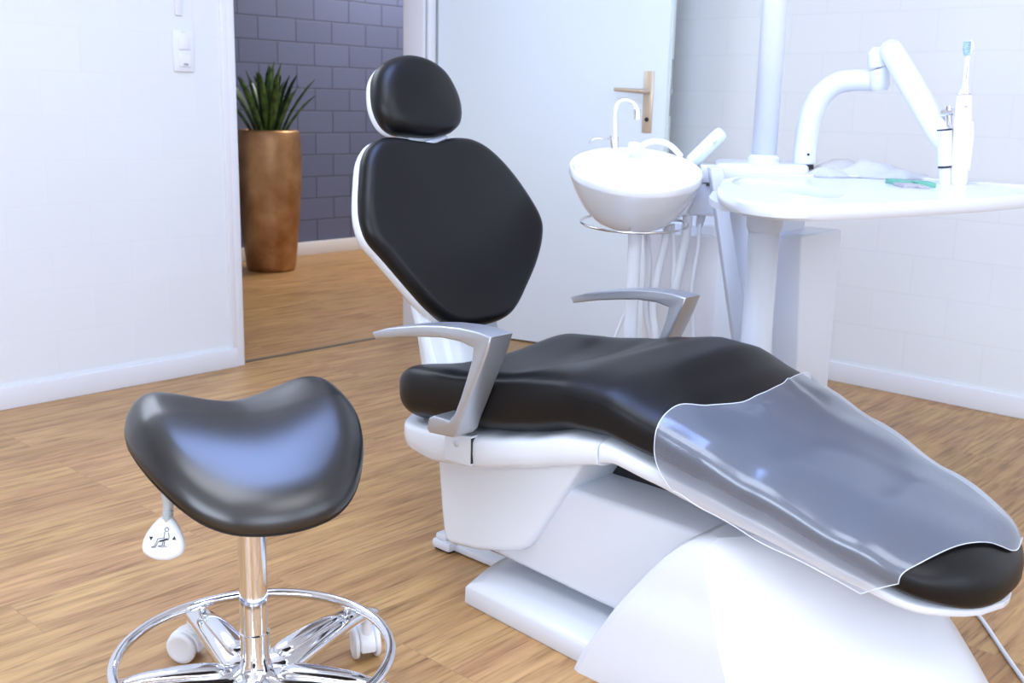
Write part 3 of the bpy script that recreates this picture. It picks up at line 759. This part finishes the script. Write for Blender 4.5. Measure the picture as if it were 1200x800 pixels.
# main cabinet: corners found from its outline, all sides vertical in plan except the tapering front face
pA = up3(940, 276, 2.62); pB = up3(987, 267, 2.78)
ztop = pA.z
def grd(px, py, z, o=UO):
    d = CX*((px-600)/FPX) - CY*((py-400)/FPX) + Fd; t = (z-H)/d.z; return Vector((0, 0, H)) + d*t - o
A_ = rel(Vector((pA.x, pA.y, 0))); B_ = rel(Vector((pB.x, pB.y, 0)))
dirAB = (B_-A_).normalized(); back = Vector((-dirAB.y, dirAB.x, 0))
if back.dot(Vector((0, 1, 0))) < 0: back = -back
Lc = .44
bot = [A_ + dirAB*.065, B_, B_+back*Lc, A_+dirAB*.03+back*Lc]
top = [A_, B_, B_+back*Lc, A_+back*Lc]
bot = [Vector((p.x, p.y, 0)) for p in bot]; top = [Vector((p.x, p.y, ztop)) for p in top]
bm = bmesh.new(); add_hull8(bm, bot, top, bev=.006); link('cabinet_body', bm, M_unit, unit, True, 40)
# lower cabinet left of it, behind the hoses
pC = up3(857, 279, 2.74); pD = up3(757, 268, 2.86)
C_ = rel(Vector((pC.x, pC.y, 0))); D_ = rel(Vector((pD.x, pD.y, 0)))
dd = (D_-C_).normalized(); bk = Vector((-dd.y, dd.x, 0)); 
if bk.dot(FW) < 0: bk = -bk
bm = bmesh.new(); zz = pC.z
q = [C_, D_, D_+bk*.16, C_+bk*.16]
add_hull8(bm, [Vector((p.x, p.y, 0)) for p in q], [Vector((p.x, p.y, zz)) for p in q], bev=.006); link('rear_panel', bm, simple('pale_warm_panel', (.74, .74, .78), .4), unit, True, 40)
# slanted grey-white side panel
bm = bmesh.new()
q0 = [rel(up3(832, 196, 2.60)), rel(up3(848, 196, 2.60)), rel(up3(880, 410, 2.60)), rel(up3(862, 410, 2.60))]
back_v = FW*.045
add_hull8(bm, [q0[3], q0[2], q0[2]+back_v, q0[3]+back_v], [q0[0], q0[1], q0[1]+back_v, q0[0]+back_v], bev=.004); link('side_panel', bm, M_unitg, unit, True, 40)
# vertical support column under the tray
bm = bmesh.new(); base = rel(up3(886, 400, 2.52)); base.z = 0
add_lathe(bm, [(0, 0), (.045, 0), (.040, .02), (.037, .1), (.036, .78), (0, .78)], 40, base); link('support_column', bm, M_unit, unit)
bm = bmesh.new(); add_lathe(bm, [(0, .782), (.043, .782), (.043, .715), (.038, .70), (0, .70)], 40, base); link('column_shade_band', bm, M_unitg, unit, True, 40)  # greyer band standing for the table's shade on the column top
# shelf head
sh = rel(up3(886, 195, 2.72))
bm = bmesh.new(); z_s = sh.z
ps = [(up3(838, 200, 2.66)), (up3(948, 200, 2.66)), (up3(948, 190, 2.92)), (up3(838, 190, 2.92))]
ps = [rel(Vector((p.x, p.y, 0))) for p in ps]
add_hull8(bm, [Vector((p.x, p.y, z_s-.045)) for p in ps], [Vector((p.x, p.y, z_s+.008)) for p in ps], bev=.012); link('unit_head', bm, M_unit, unit, True, 40)
bm = bmesh.new(); c0 = rel(up3(895, 195, 2.78)); add_box(bm, c0.x-.09, c0.x+.09, c0.y-.09, c0.y+.09, 0, z_s-.04, bev=.02); link('unit_pillar', bm, M_unit, unit, True, 40)

pp = up3(894.5, 192, 2.76)
pole = empty('lamp_pole', Vector((pp.x, pp.y, z_s+.008))); tag(pole, 'thick white vertical pole rising from the dental unit to the top of the picture', 'pole')
bm = bmesh.new(); add_lathe(bm, [(0, 0), (.031, 0), (.031, .6), (.034, 1.0), (.034, 1.45), (0, 1.45)], 40); link('tube', bm, M_unit, pole)
bm = bmesh.new(); add_lathe(bm, [(.0, .0), (.040, 0), (.040, .012), (.032, .02), (0, .02)], 40); link('collar', bm, M_unit, pole, True, 40)

# delivery table and its arm
TZ = .825
tb = empty('instrument_table', LD(.75, 2.3, TZ)); tag(tb, 'large white instrument table on a bent white arm, hovering behind the dental chair', 'instrument table')
TO = LD(.75, 2.3, TZ)
def tl(l, d, z=0.0): return LD(l, d, z) - LD(.75, 2.3, 0)
OUT = [(.437, 2.30), (.470, 2.44), (.54, 2.55), (.64, 2.62), (.80, 2.65), (.95, 2.64), (1.06, 2.56), (1.13, 2.44), (1.22, 2.38), (1.27, 2.34), (1.22, 2.29), (1.12, 2.235), (1.045, 2.18), (.92, 2.07), (.79, 1.977), (.69, 1.91), (.59, 1.845), (.50, 1.80), (.435, 1.80), (.395, 1.87), (.390, 2.02), (.408, 2.18)]
OC = crv([Vector(p) for p in OUT], 6, True)
HOLE = []
for a_ in ((862, 210), (900, 212), (940, 217), (970, 223), (987, 229), (966, 232.5), (930, 227), (895, 221), (863, 217)):
    g_ = grd(a_[0], a_[1], TZ, Vector((0, 0, 0))); HOLE.append((g_.dot(RT), Vector((g_.x, g_.y, 0)).dot(FW)))
HOC = crv([Vector(p) for p in HOLE], 4, True)
bm = bmesh.new()
def loopv(P, z, sc=1.0, cen=(.75, 2.3)):
    return [bm.verts.new(tl(cen[0]+(p[0]-cen[0])*sc, cen[1]+(p[1]-cen[1])*sc, z)) for p in P]
# outer side with rounded rim
prevl = None; rims = []
for sc, z in ((.985, -.026), (.997, -.021), (1.0, -.013), (.997, -.004), (.985, .001)):
    cur = loopv(OC, z, sc); rims.append(cur)
    if prevl: ring_faces(bm, prevl, cur)
    prevl = cur
hc = (sum(p[0] for p in HOLE)/9, sum(p[1] for p in HOLE)/9); holes = []; prevl = None
for sc, z in ((1.03, -.026), (1.0, -.022), (1.0, -.003), (1.03, .001)):
    cur = loopv(HOC, z, sc, hc); holes.append(cur)
    if prevl: ring_faces(bm, prevl, cur)
    prevl = cur
def fill(a, b):
    es = []
    for L_ in (a, b):
        for i in range(len(L_)):
            e_ = bm.edges.get((L_[i], L_[(i+1) % len(L_)])) or bm.edges.new((L_[i], L_[(i+1) % len(L_)])); es.append(e_)
    bmesh.ops.triangle_fill(bm, use_beauty=True, edges=es)
fill(rims[0], holes[0]); fill(rims[-1], holes[-1])
link('table_top', bm, M_unit, tb, True, 35)
bm = bmesh.new(); add_tube(bm, [tl(.75+(p[0]-.75)*.93, 2.3+(p[1]-2.3)*.93, .002) for p in OC[4:54]], .004, 8, 0); link('raised_rim', bm, M_unit, tb)
bm = bmesh.new(); P2 = [tl(.60+(p[0]-.75)*.55, 2.35+(p[1]-2.3)*.55, 0) for p in OC]
add_loft(bm, [[p+Vector((0, 0, -.040)) for p in P2], [p+Vector((0, 0, -.026)) for p in P2]]); link('table_underbody', bm, M_unitg, tb, True, 40)
def trl(px, py, d): return up3(px, py, d) - TO
bm = bmesh.new()
add_tube(bm, [trl(943, 192, 2.74), trl(945, 165, 2.74), trl(950, 138, 2.735), trl(960, 115, 2.73), trl(978, 99, 2.72), trl(1000, 94, 2.70), trl(1026, 95, 2.68)], [.029, .0295, .029, .028, .027, .026, .025], 28, 8)
link('bent_arm', bm, M_unit, tb)
bm = bmesh.new(); add_tube(bm, [trl(943, 198, 2.74), trl(943, 192, 2.74)], .022, 24, 0); link('arm_collar', bm, M_dark, tb, True, 40)
bm = bmesh.new(); c_ = up3(947, 181, 2.74-.03)-TO; add_tube(bm, [c_, c_-FW*.004], .003, 10, 0); link('arm_screw', bm, M_dark, tb)
bm = bmesh.new(); add_tube(bm, [trl(1031, 106, 2.66), trl(1031, 101, 2.66), trl(1030, 82, 2.66), trl(1029.5, 80, 2.66)], [.018, .024, .024, .022], 28, 0); link('lower_joint', bm, M_unit, tb, True, 40)
bm = bmesh.new(); add_tube(bm, [trl(1029.5, 79.5, 2.66), trl(1029.5, 78.5, 2.66)], .0215, 28, 0); link('joint_seam', bm, M_unitg, tb)
bm = bmesh.new(); add_tube(bm, [trl(1029.5, 78, 2.66), trl(1028, 62, 2.66), trl(1029, 56, 2.66)], [.024, .023, .014], 28, 0); link('upper_joint', bm, M_unit, tb, True, 40)
bm = bmesh.new(); add_tube(bm, [trl(1039, 49, 2.63), trl(1041, 53, 2.63), trl(1046, 62, 2.62), trl(1070, 103, 2.56), trl(1098, 152, 2.48), trl(1106, 170, 2.46), trl(1107, 178, 2.46)], [.012, .023, .0265, .028, .0265, .020, .013], 28, 4)
link('spring_arm', bm, M_unit, tb)
bm = bmesh.new(); add_tube(bm, [trl(1107, 152, 2.45), trl(1107, 194, 2.45)], .016, 24, 0); add_tube(bm, [trl(1107, 196.5, 2.45), trl(1107.5, 216, 2.45)], .0125, 24, 0); link('arm_post', bm, M_unit, tb, True, 40)
bm = bmesh.new(); add_tube(bm, [trl(1107, 194, 2.45), trl(1107, 196.5, 2.45)], .0145, 24, 0); link('post_seam', bm, M_dark, tb)
bm = bmesh.new(); add_tube(bm, [trl(1107, 152.6, 2.45), trl(1107, 151.2, 2.45)], .0168, 24, 0); link('post_seam', bm, M_dark, tb)
bm = bmesh.new(); add_tube(bm, [trl(1104, 133, 2.47), trl(1118, 131, 2.45)], .008, 16, 0); add_tube(bm, [trl(1111, 124, 2.46), trl(1112, 146, 2.46)], .007, 16, 0); link('locking_knob', bm, M_chrome, tb, True, 40)

# things on the table
o_ = grd(1123, 216, TZ+.001, Vector((0, 0, 0)))
tbz = TZ+.001
brush = empty('electric_toothbrush', Vector((o_.x, o_.y, tbz)), YAW-PI/2); tag(brush, 'pale pink electric toothbrush with blue bristles standing upright on the white instrument table', 'toothbrush')
dB = Vector((o_.x, o_.y, 0)).dot(FW); k_ = dB/FPX
def bp(px, py): 
    p = up3(px, py, dB); q_ = p - Vector((o_.x, o_.y, tbz)); return Vector((q_.dot(RT), q_.dot(FW), q_.z))
bm = bmesh.new(); add_tube(bm, [Vector((0, 0, 0)), Vector((0, 0, .003)), bp(1123.5, 195), bp(1126.5, 160), bp(1129, 130), bp(1130.3, 113), bp(1130.4, 111)], [.0155, .0185, .0195, .0205, .0185, .0160, .0140], 28, 5); link('handle', bm, M_pink, brush)
bm = bmesh.new(); add_tube(bm, [bp(1123.5, 200)+Vector((.017, -.004, 0)), bp(1126.5, 160)+Vector((.0195, -.004, 0)), bp(1129, 142)+Vector((.017, -.004, 0))], [.006, .007, .004], 12, 5); link('back_grip', bm, M_pink, brush)
bm = bmesh.new(); c_ = bp(1129.5, 124)+Vector((-.003, -.0172, 0)); add_tube(bm, [c_, c_+Vector((0, -.0015, 0))], .004, 14, 0); link('power_button', bm, M_unitg, brush)
bm = bmesh.new(); add_tube(bm, [bp(1130.4, 111.5), bp(1130.45, 110.6)], .0155, 24, 0); link('seam', bm, M_greyp, brush)
bm = bmesh.new(); add_tube(bm, [bp(1130.5, 110.6), bp(1130.7, 108), bp(1132, 90), bp(1134, 68), bp(1137, 60), bp(1138.5, 52), bp(1137.8, 47.5)], [.0115, .008, .0058, .0045, .0042, .0048, .0030], 16, 5); link('brush_neck', bm, M_ceram, brush)
bm = bmesh.new(); add_tube(bm, [bp(1129, 92)+Vector((.004, -.006, 0)), bp(1131, 78)+Vector((.002, -.006, 0))], .0009, 6, 0); link('neck_print', bm, M_greyp, brush)
bm = bmesh.new()
for i in range(4):
    for j in range(9):
        y = 49 + j*1.9; a0 = bp(1137.2-(j*.12), y)+Vector((0, -.004+.0027*i, 0)); L_ = 8.6 - .4*abs(j-4)
        add_tube(bm, [a0, bp(1137.2-L_, y)+Vector((0, -.004+.0027*i, 0))], .0014, 6, 0)
br_ = link('bristles', bm, M_bristle, brush); tag(br_, kind='stuff')

def crumple(name, cpx, z0, sx, sy, hgt, seed, label):
    c = grd(*cpx, z0, Vector((0, 0, 0))); bm = bmesh.new(); rn = random.Random(seed); nx, ny = 26, 16
    ph = [rn.uniform(0, 6.28) for _ in range(6)]; g = []
    for i in range(nx+1):
        r = []
        for j in range(ny+1):
            x = (i/nx-.5)*2; y = (j/ny-.5)*2
            e_ = max(0, 1-max(abs(x), abs(y))**4)
            z = hgt*e_*(.45+.25*math.sin(x*5+ph[0]+y*2)+.2*math.sin(y*7+ph[1]-x*3)+.15*math.sin(x*13+ph[2])*math.sin(y*11+ph[3])) + rn.uniform(-.001, .001)*e_
            wob = 1+.06*math.sin(y*6+ph[4]); wob2 = 1+.08*math.sin(x*5+ph[5])
            r.append(bm.verts.new((x*sx*wob, y*sy*wob2, max(.0005, z+.001))))
        g.append(r)
    for i in range(nx):
        for j in range(ny): bm.faces.new((g[i][j], g[i+1][j], g[i+1][j+1], g[i][j+1]))
    bmesh.ops.solidify(bm, geom=bm.faces[:], thickness=.0008)
    o = link(name, bm, M_paper, None); o.location = (c.x, c.y, z0); o.rotation_euler = (0, 0, YAW-PI/2); tag(o, label, 'paper sheet'); return o
crumple('paper_cover', (1008, 205), TZ+.0015, .15, .14, .042, 3, 'crumpled thin white sheet lying at the back of the white instrument table')
def packet(name, cpx, rz, w, d, m, label, halves):
    c = grd(*cpx, TZ+.001, Vector((0, 0, 0))); e_ = empty(name, Vector((c.x, c.y, TZ+.001)), YAW-PI/2+rz); tag(e_, label, 'packet', 'small packets on the instrument table')
    for nm, x0, x1, y0, y1, mm, zt in halves:
        bm = bmesh.new(); add_box(bm, x0, x1, y0, y1, 0, zt, bev=min(.0012, zt*.4)); link(nm, bm, mm, e_, True, 40)
packet('floss_packet', (1062, 217.5), .0, 0, 0, None, 'small green and grey packet lying on the instrument table, farther from the toothbrush', (('green_half', -.018, .017, .0, .085, M_green, .010), ('grey_half', -.030, .010, -.07, -.001, M_greyp, .007)))
packet('floss_packet', (1084, 219), -.12, 0, 0, None, 'small mostly green packet lying on the instrument table, nearer the toothbrush', (('green_half', -.018, .020, -.010, .065, M_green, .010), ('grey_half', -.026, -.006, -.065, -.011, M_greyp, .005)))

# ------------------------------------------------------------------ spittoon
SP = up3(745, 262, 2.62); SPo = Vector((SP.x, SP.y, 0))
spit = empty('spittoon', SPo, YAW-PI/2); tag(spit, 'round white spittoon bowl on a stand between the door and the dental unit', 'spittoon')
def sl3(px, py, d=2.62, off=0.0):
    p = up3(px, py, d) - SPo; return Vector((p.dot(RT), p.dot(FW)+off, p.z))
KS = 2.62/FPX
rimc = sl3(744.5, 203)
Rb = 77.5*KS
tilt = Matrix.Translation(rimc) @ Matrix.Rotation(math.radians(15.5), 4, 'X') @ Matrix.Rotation(math.radians(1.5), 4, 'Y')
bm = bmesh.new(); hb = 58*KS
outer = [(.0, -hb-.004), (.44*Rb, -hb-.003), (.53*Rb, -.985*hb), (.62*Rb, -.90*hb), (.75*Rb, -.70*hb), (.86*Rb, -.46*hb), (.945*Rb, -.22*hb), (.99*Rb, -.06*hb), (1.0*Rb, 0), (.99*Rb, .012*1), (.965*Rb, .014), (.93*Rb, .006), (.85*Rb, -.25*hb), (.6*Rb, -.62*hb), (.25*Rb, -.78*hb), (0, -.8*hb)]
prf = crv([Vector(p) for p in outer[1:-1]], 4); prf = [(0, outer[0][1])] + [(p[0], p[1]) for p in prf] + [outer[-1]]
add_lathe(bm, prf, 72, (0, 0, 0), tilt); link('bowl', bm, M_ceram, spit)
rc = sl3(743, 261); rt2 = Matrix.Translation(rc) @ Matrix.Rotation(math.radians(4.5), 4, 'X'); Rr = 62*KS
bm = bmesh.new(); add_tube(bm, [rt2 @ Vector((Rr*math.cos(2*PI*k/64), Rr*math.sin(2*PI*k/64), 0)) for k in range(64)], .0030, 10, 0, closed=True)
for a in (0.3, 2.4, 4.5): add_tube(bm, [rt2 @ Vector((Rr*math.cos(a), Rr*math.sin(a), 0)), rt2 @ Vector((.4*Rr*math.cos(a), .4*Rr*math.sin(a), .004))], .002, 8, 0)
add_tube(bm, [rt2 @ Vector((.42*Rr*math.cos(2*PI*k/40), .42*Rr*math.sin(2*PI*k/40), .004)) for k in range(40)], .002, 8, 0, closed=True)
link('support_ring', bm, M_steel, spit)
bm = bmesh.new(); b0 = sl3(745, 262); add_lathe(bm, [(0, b0.z+.012), (.05, b0.z+.010), (.047, b0.z-.008), (.018, b0.z-.016), (.0165, b0.z-.05), (.0165, .06), (.03, .03), (.09, .012), (.10, 0), (0, 0)], 36, (b0.x, b0.y, 0)); link('stand', bm, M_unit, spit, True, 40)
fb = .06
bm = bmesh.new(); add_tube(bm, [sl3(723, 181, 2.62, fb-.02), sl3(722.5, 150, 2.62, fb-.02), sl3(722.5, 132, 2.62, fb-.02), sl3(727, 120, 2.62, fb-.02), sl3(736, 117.5, 2.62, fb-.025), sl3(744, 121, 2.62, fb-.03), sl3(748, 129, 2.62, fb-.035)], [.0055, .0050, .0045, .0045, .0045, .0048, .0055], 16, 6); link('faucet', bm, M_ceram, spit)
bm = bmesh.new(); add_tube(bm, [sl3(748, 128, 2.62, fb-.035), sl3(748.5, 140, 2.62, fb-.036)], .0085, 18, 0); link('faucet_tip', bm, M_chrome, spit, True, 40)
bm = bmesh.new(); add_tube(bm, [sl3(692, 169, 2.62, fb+.0), sl3(700, 163.5, 2.62, fb+.0), sl3(718, 164.5, 2.62, fb+.0)], [.0018, .0022, .0025], 8, 4); add_tube(bm, [sl3(719, 160, 2.62, fb), sl3(720.5, 175, 2.62, fb)], .004, 12, 0); add_tube(bm, [sl3(728, 161, 2.62, fb), sl3(726, 176, 2.62, fb)], .003, 12, 0)
link('cup_filler', bm, M_steel, spit, True, 40)
bm = bmesh.new(); add_tube(bm, [sl3(753, 180, 2.62, .10), sl3(760, 171, 2.62, .10), sl3(775, 167, 2.62, .10), sl3(792, 172, 2.62, .10), sl3(806, 186, 2.62, .10)], .0075, 14, 6); link('rim_pipe', bm, M_ceram, spit)
bm = bmesh.new(); c_ = sl3(748, 172, 2.62, .09); add_lathe(bm, [(0, .010), (.014, .008), (.016, -.002), (.012, -.03), (0, -.03)], 20, c_); link('filler_cap', bm, M_ceram, spit)

# suction holder with handpiece and hoses
SU = up3(822, 230, 2.72); SUo = Vector((SU.x, SU.y, 0))
suc = empty('suction_holder', SUo, YAW-PI/2); tag(suc, 'white suction hose holder with a slanted white handpiece right of the spittoon bowl', 'suction holder')
def su(px, py, d=2.72, off=0.0):
    p = up3(px, py, d) - SUo; return Vector((p.dot(RT), p.dot(FW)+off, p.z))
bm = bmesh.new(); a, b = su(818, 213), su(840, 193); add_box(bm, a.x, b.x, -.03, .05, a.z, b.z, bev=.003); link('holder_block', bm, M_unit, suc, True, 40)
bm = bmesh.new()
t0, t1, t2, t3 = su(820, 214), su(838, 214), su(844, 247), su(804, 249)
add_hull8(bm, [t3+Vector((0, -.025, 0)), t2+Vector((0, -.025, 0)), t2+Vector((0, .05, 0)), t3+Vector((0, .05, 0))], [t0+Vector((0, -.025, 0)), t1+Vector((0, -.025, 0)), t1+Vector((0, .05, 0)), t0+Vector((0, .05, 0))], bev=.003); link('bracket', bm, M_unit, suc, True, 40)
bm = bmesh.new(); a, b = su(820, 250), su(842, 246); add_box(bm, su(806, 250).x, b.x, -.028, .055, a.z-.002, a.z+.006, bev=.001); link('bracket_lip', bm, M_unitg, suc, True, 40)
bm = bmesh.new(); add_tube(bm, [su(808, 192), su(811, 189), su(842, 159), su(846, 155), su(847.5, 153.5)], [.014, .0185, .0185, .0165, .010], 24, 0); hp_ = link('handpiece', bm, simple('pale_mint_plastic', (.72, .82, .82), .3, coat=.3), suc, True, 40)
bm = bmesh.new(); add_tube(bm, [su(836, 168, 2.70), su(840, 164, 2.70)], .003, 8, 0); link('handpiece_button', bm, M_unitg, suc)
bm = bmesh.new(); a = su(827, 215); add_box(bm, a.x-.004, a.x+.004, -.034, -.028, a.z-.003, a.z+.001); link('holder_slot', bm, M_dark, suc)
bm = bmesh.new(); add_tube(bm, [su(822, 250), su(821, 257), su(819, 266)], [.011, .011, .008], 18, 0); link('hose_socket', bm, M_unitg, suc, True, 40)
hoses = [([(783, 262), (778, 290), (770, 325), (765, 360), (768, 410)], .010), ([(788, 262), (790, 300), (788, 340), (785, 375), (790, 420)], .006),
         ([(806, 252), (803, 280), (797, 310), (790, 345), (788, 400)], .0125), ([(820, 262), (818, 290), (813, 320), (810, 350), (812, 400)], .005)]
for pts, r in hoses:
    P_ = [su(x, y, 2.69) for x, y in pts]; e_ = P_[-1].copy(); e_.z = .02; e2 = e_ + Vector((.03, .03, -.005))
    bm = bmesh.new(); add_tube(bm, P_+[e_+Vector((0, 0, .06)), e2+Vector((0, 0, 0))], r, 14, 6); link('suction_hose', bm, M_hose, suc)
bm = bmesh.new(); add_tube(bm, [su(757, 270, 2.70), su(760, 310, 2.70), su(757, 360, 2.70), su(764, 400, 2.70)], [.008, .009, .009, .009], 14, 6); add_tube(bm, [su(742, 345, 2.7), su(731, 370, 2.7), su(722, 392, 2.7), su(715, 410, 2.7)], .004, 10, 6)
link('drain_hose', bm, M_hose, suc)
bm = bmesh.new(); add_box(bm, su(844, 222).x-.06, su(844, 222).x+.05, .02, .045, su(820, 235).z-.012, su(820, 235).z+.012, bev=.004); link('mounting_arm', bm, M_unit, suc, True, 40)

# ------------------------------------------------------------------ lights
def area(name, loc, target, sx, sy, power, col=(1, 1, 1)):
    l = bpy.data.lights.new(name, 'AREA'); l.shape = 'RECTANGLE'; l.size = sx; l.size_y = sy; l.energy = power; l.color = col
    o = bpy.data.objects.new(name, l); COL.objects.link(o); o.location = loc
    o.rotation_euler = (Vector(target)-Vector(loc)).to_track_quat('-Z', 'Y').to_euler(); return o
blue = (.40, .60, 1.0)
area('daylight_window_1', (-.3, YB-.16, 1.6), (-.3, 2, 1.2), 1.7, 1.4, 36, (.74, .82, 1.0))
area('daylight_window_2', (2.05, YB-.16, 1.6), (2.05, 2, 1.2), 1.8, 1.4, 17, (.74, .82, 1.0))
area('daylight_window_3', (XB-.16, -.2, 1.6), (2, -.2, 1.2), 2.7, 1.4, 80, (.76, .85, 1.0))
area('daylight_window_added', (1.075, YL+.15, 2.14), (1.0, 1.0, .9), 1.7, .8, 26, (.76, .84, 1.0))  # daylight for the added high window
# unseen ceiling panels; the blue one is added to light the stool
def panel(name, x, y, w, d, power, col, label, e=3.0):
    p = empty(name, (x, y, HC)); tag(p, label, 'ceiling light', 'ceiling panel lights')
    bm = bmesh.new(); add_box(bm, -w/2-.02, w/2+.02, -d/2-.02, d/2+.02, -.03, -.0, bev=.003); link('frame', bm, M_trim, p, True, 40)
    m, t, b = nt('lit_diffuser'); b.inputs['Emission Color'].default_value = (*col, 1); b.inputs['Emission Strength'].default_value = e; b.inputs['Base Color'].default_value = (.8, .8, .8, 1)
    bm = bmesh.new(); add_box(bm, -w/2, w/2, -d/2, d/2, -.034, -.029); link('diffuser', bm, m, p, False)
warm = (.97, .98, 1.0)
for k_, (lx, ly, lp_, lc_, ls_) in enumerate(((.3, .7, 13, (.66, .78, 1), 1.2), (1.38, 1.36, 30, (.30, .46, 1.0), 1.0), (1.2, -.9, 7, (.8, .87, 1), 1.2))): area('lamp_room_%d' % (k_+1), (lx, ly, HC-.05), (lx, ly, 0), ls_, ls_, lp_, lc_)  # second, blue lamp is added fill, placed for the stool highlight
area('lamp_hall', (4.9, 4.9, HC-.05), (4.7, 5.0, 0), 1.0, .6, 58, (1, .96, .93))
panel('ceiling_panel_light', .3, .7, 1.2, 1.2, 0, warm, 'square ceiling panel light nearest the left wall')
panel('ceiling_panel_light', 1.38, 1.36, 1.0, 1.0, 0, (.42, .56, 1), 'square blue skylight panel, added for the highlight on the stool')
panel('ceiling_panel_light', 1.2, -.9, 1.2, 1.2, 0, warm, 'square ceiling panel light nearest the tall windows')

w = bpy.data.worlds.new('daylight'); scene.world = w; w.use_nodes = True
bgn = w.node_tree.nodes['Background']; bgn.inputs[0].default_value = (.74, .84, 1.0, 1); bgn.inputs[1].default_value = 2.0

# ------------------------------------------------------------------ camera
cam = bpy.data.cameras.new('camera'); co = bpy.data.objects.new('camera', cam); COL.objects.link(co)
co.matrix_world = Matrix(((CX.x, CY.x, -Fd.x, 0), (CX.y, CY.y, -Fd.y, 0), (CX.z, CY.z, -Fd.z, H), (0, 0, 0, 1)))
cam.dof.use_dof = True; cam.dof.focus_distance = 1.95; cam.dof.aperture_fstop = 7.0
cam.sensor_width = 36; cam.lens = FPX*36/1200; cam.clip_start = .05
scene.camera = co
scene.view_settings.view_transform = 'Standard'; scene.view_settings.look = 'None'; scene.view_settings.gamma = 1
scene.view_settings.use_curve_mapping = False; scene.view_settings.exposure = -0.02
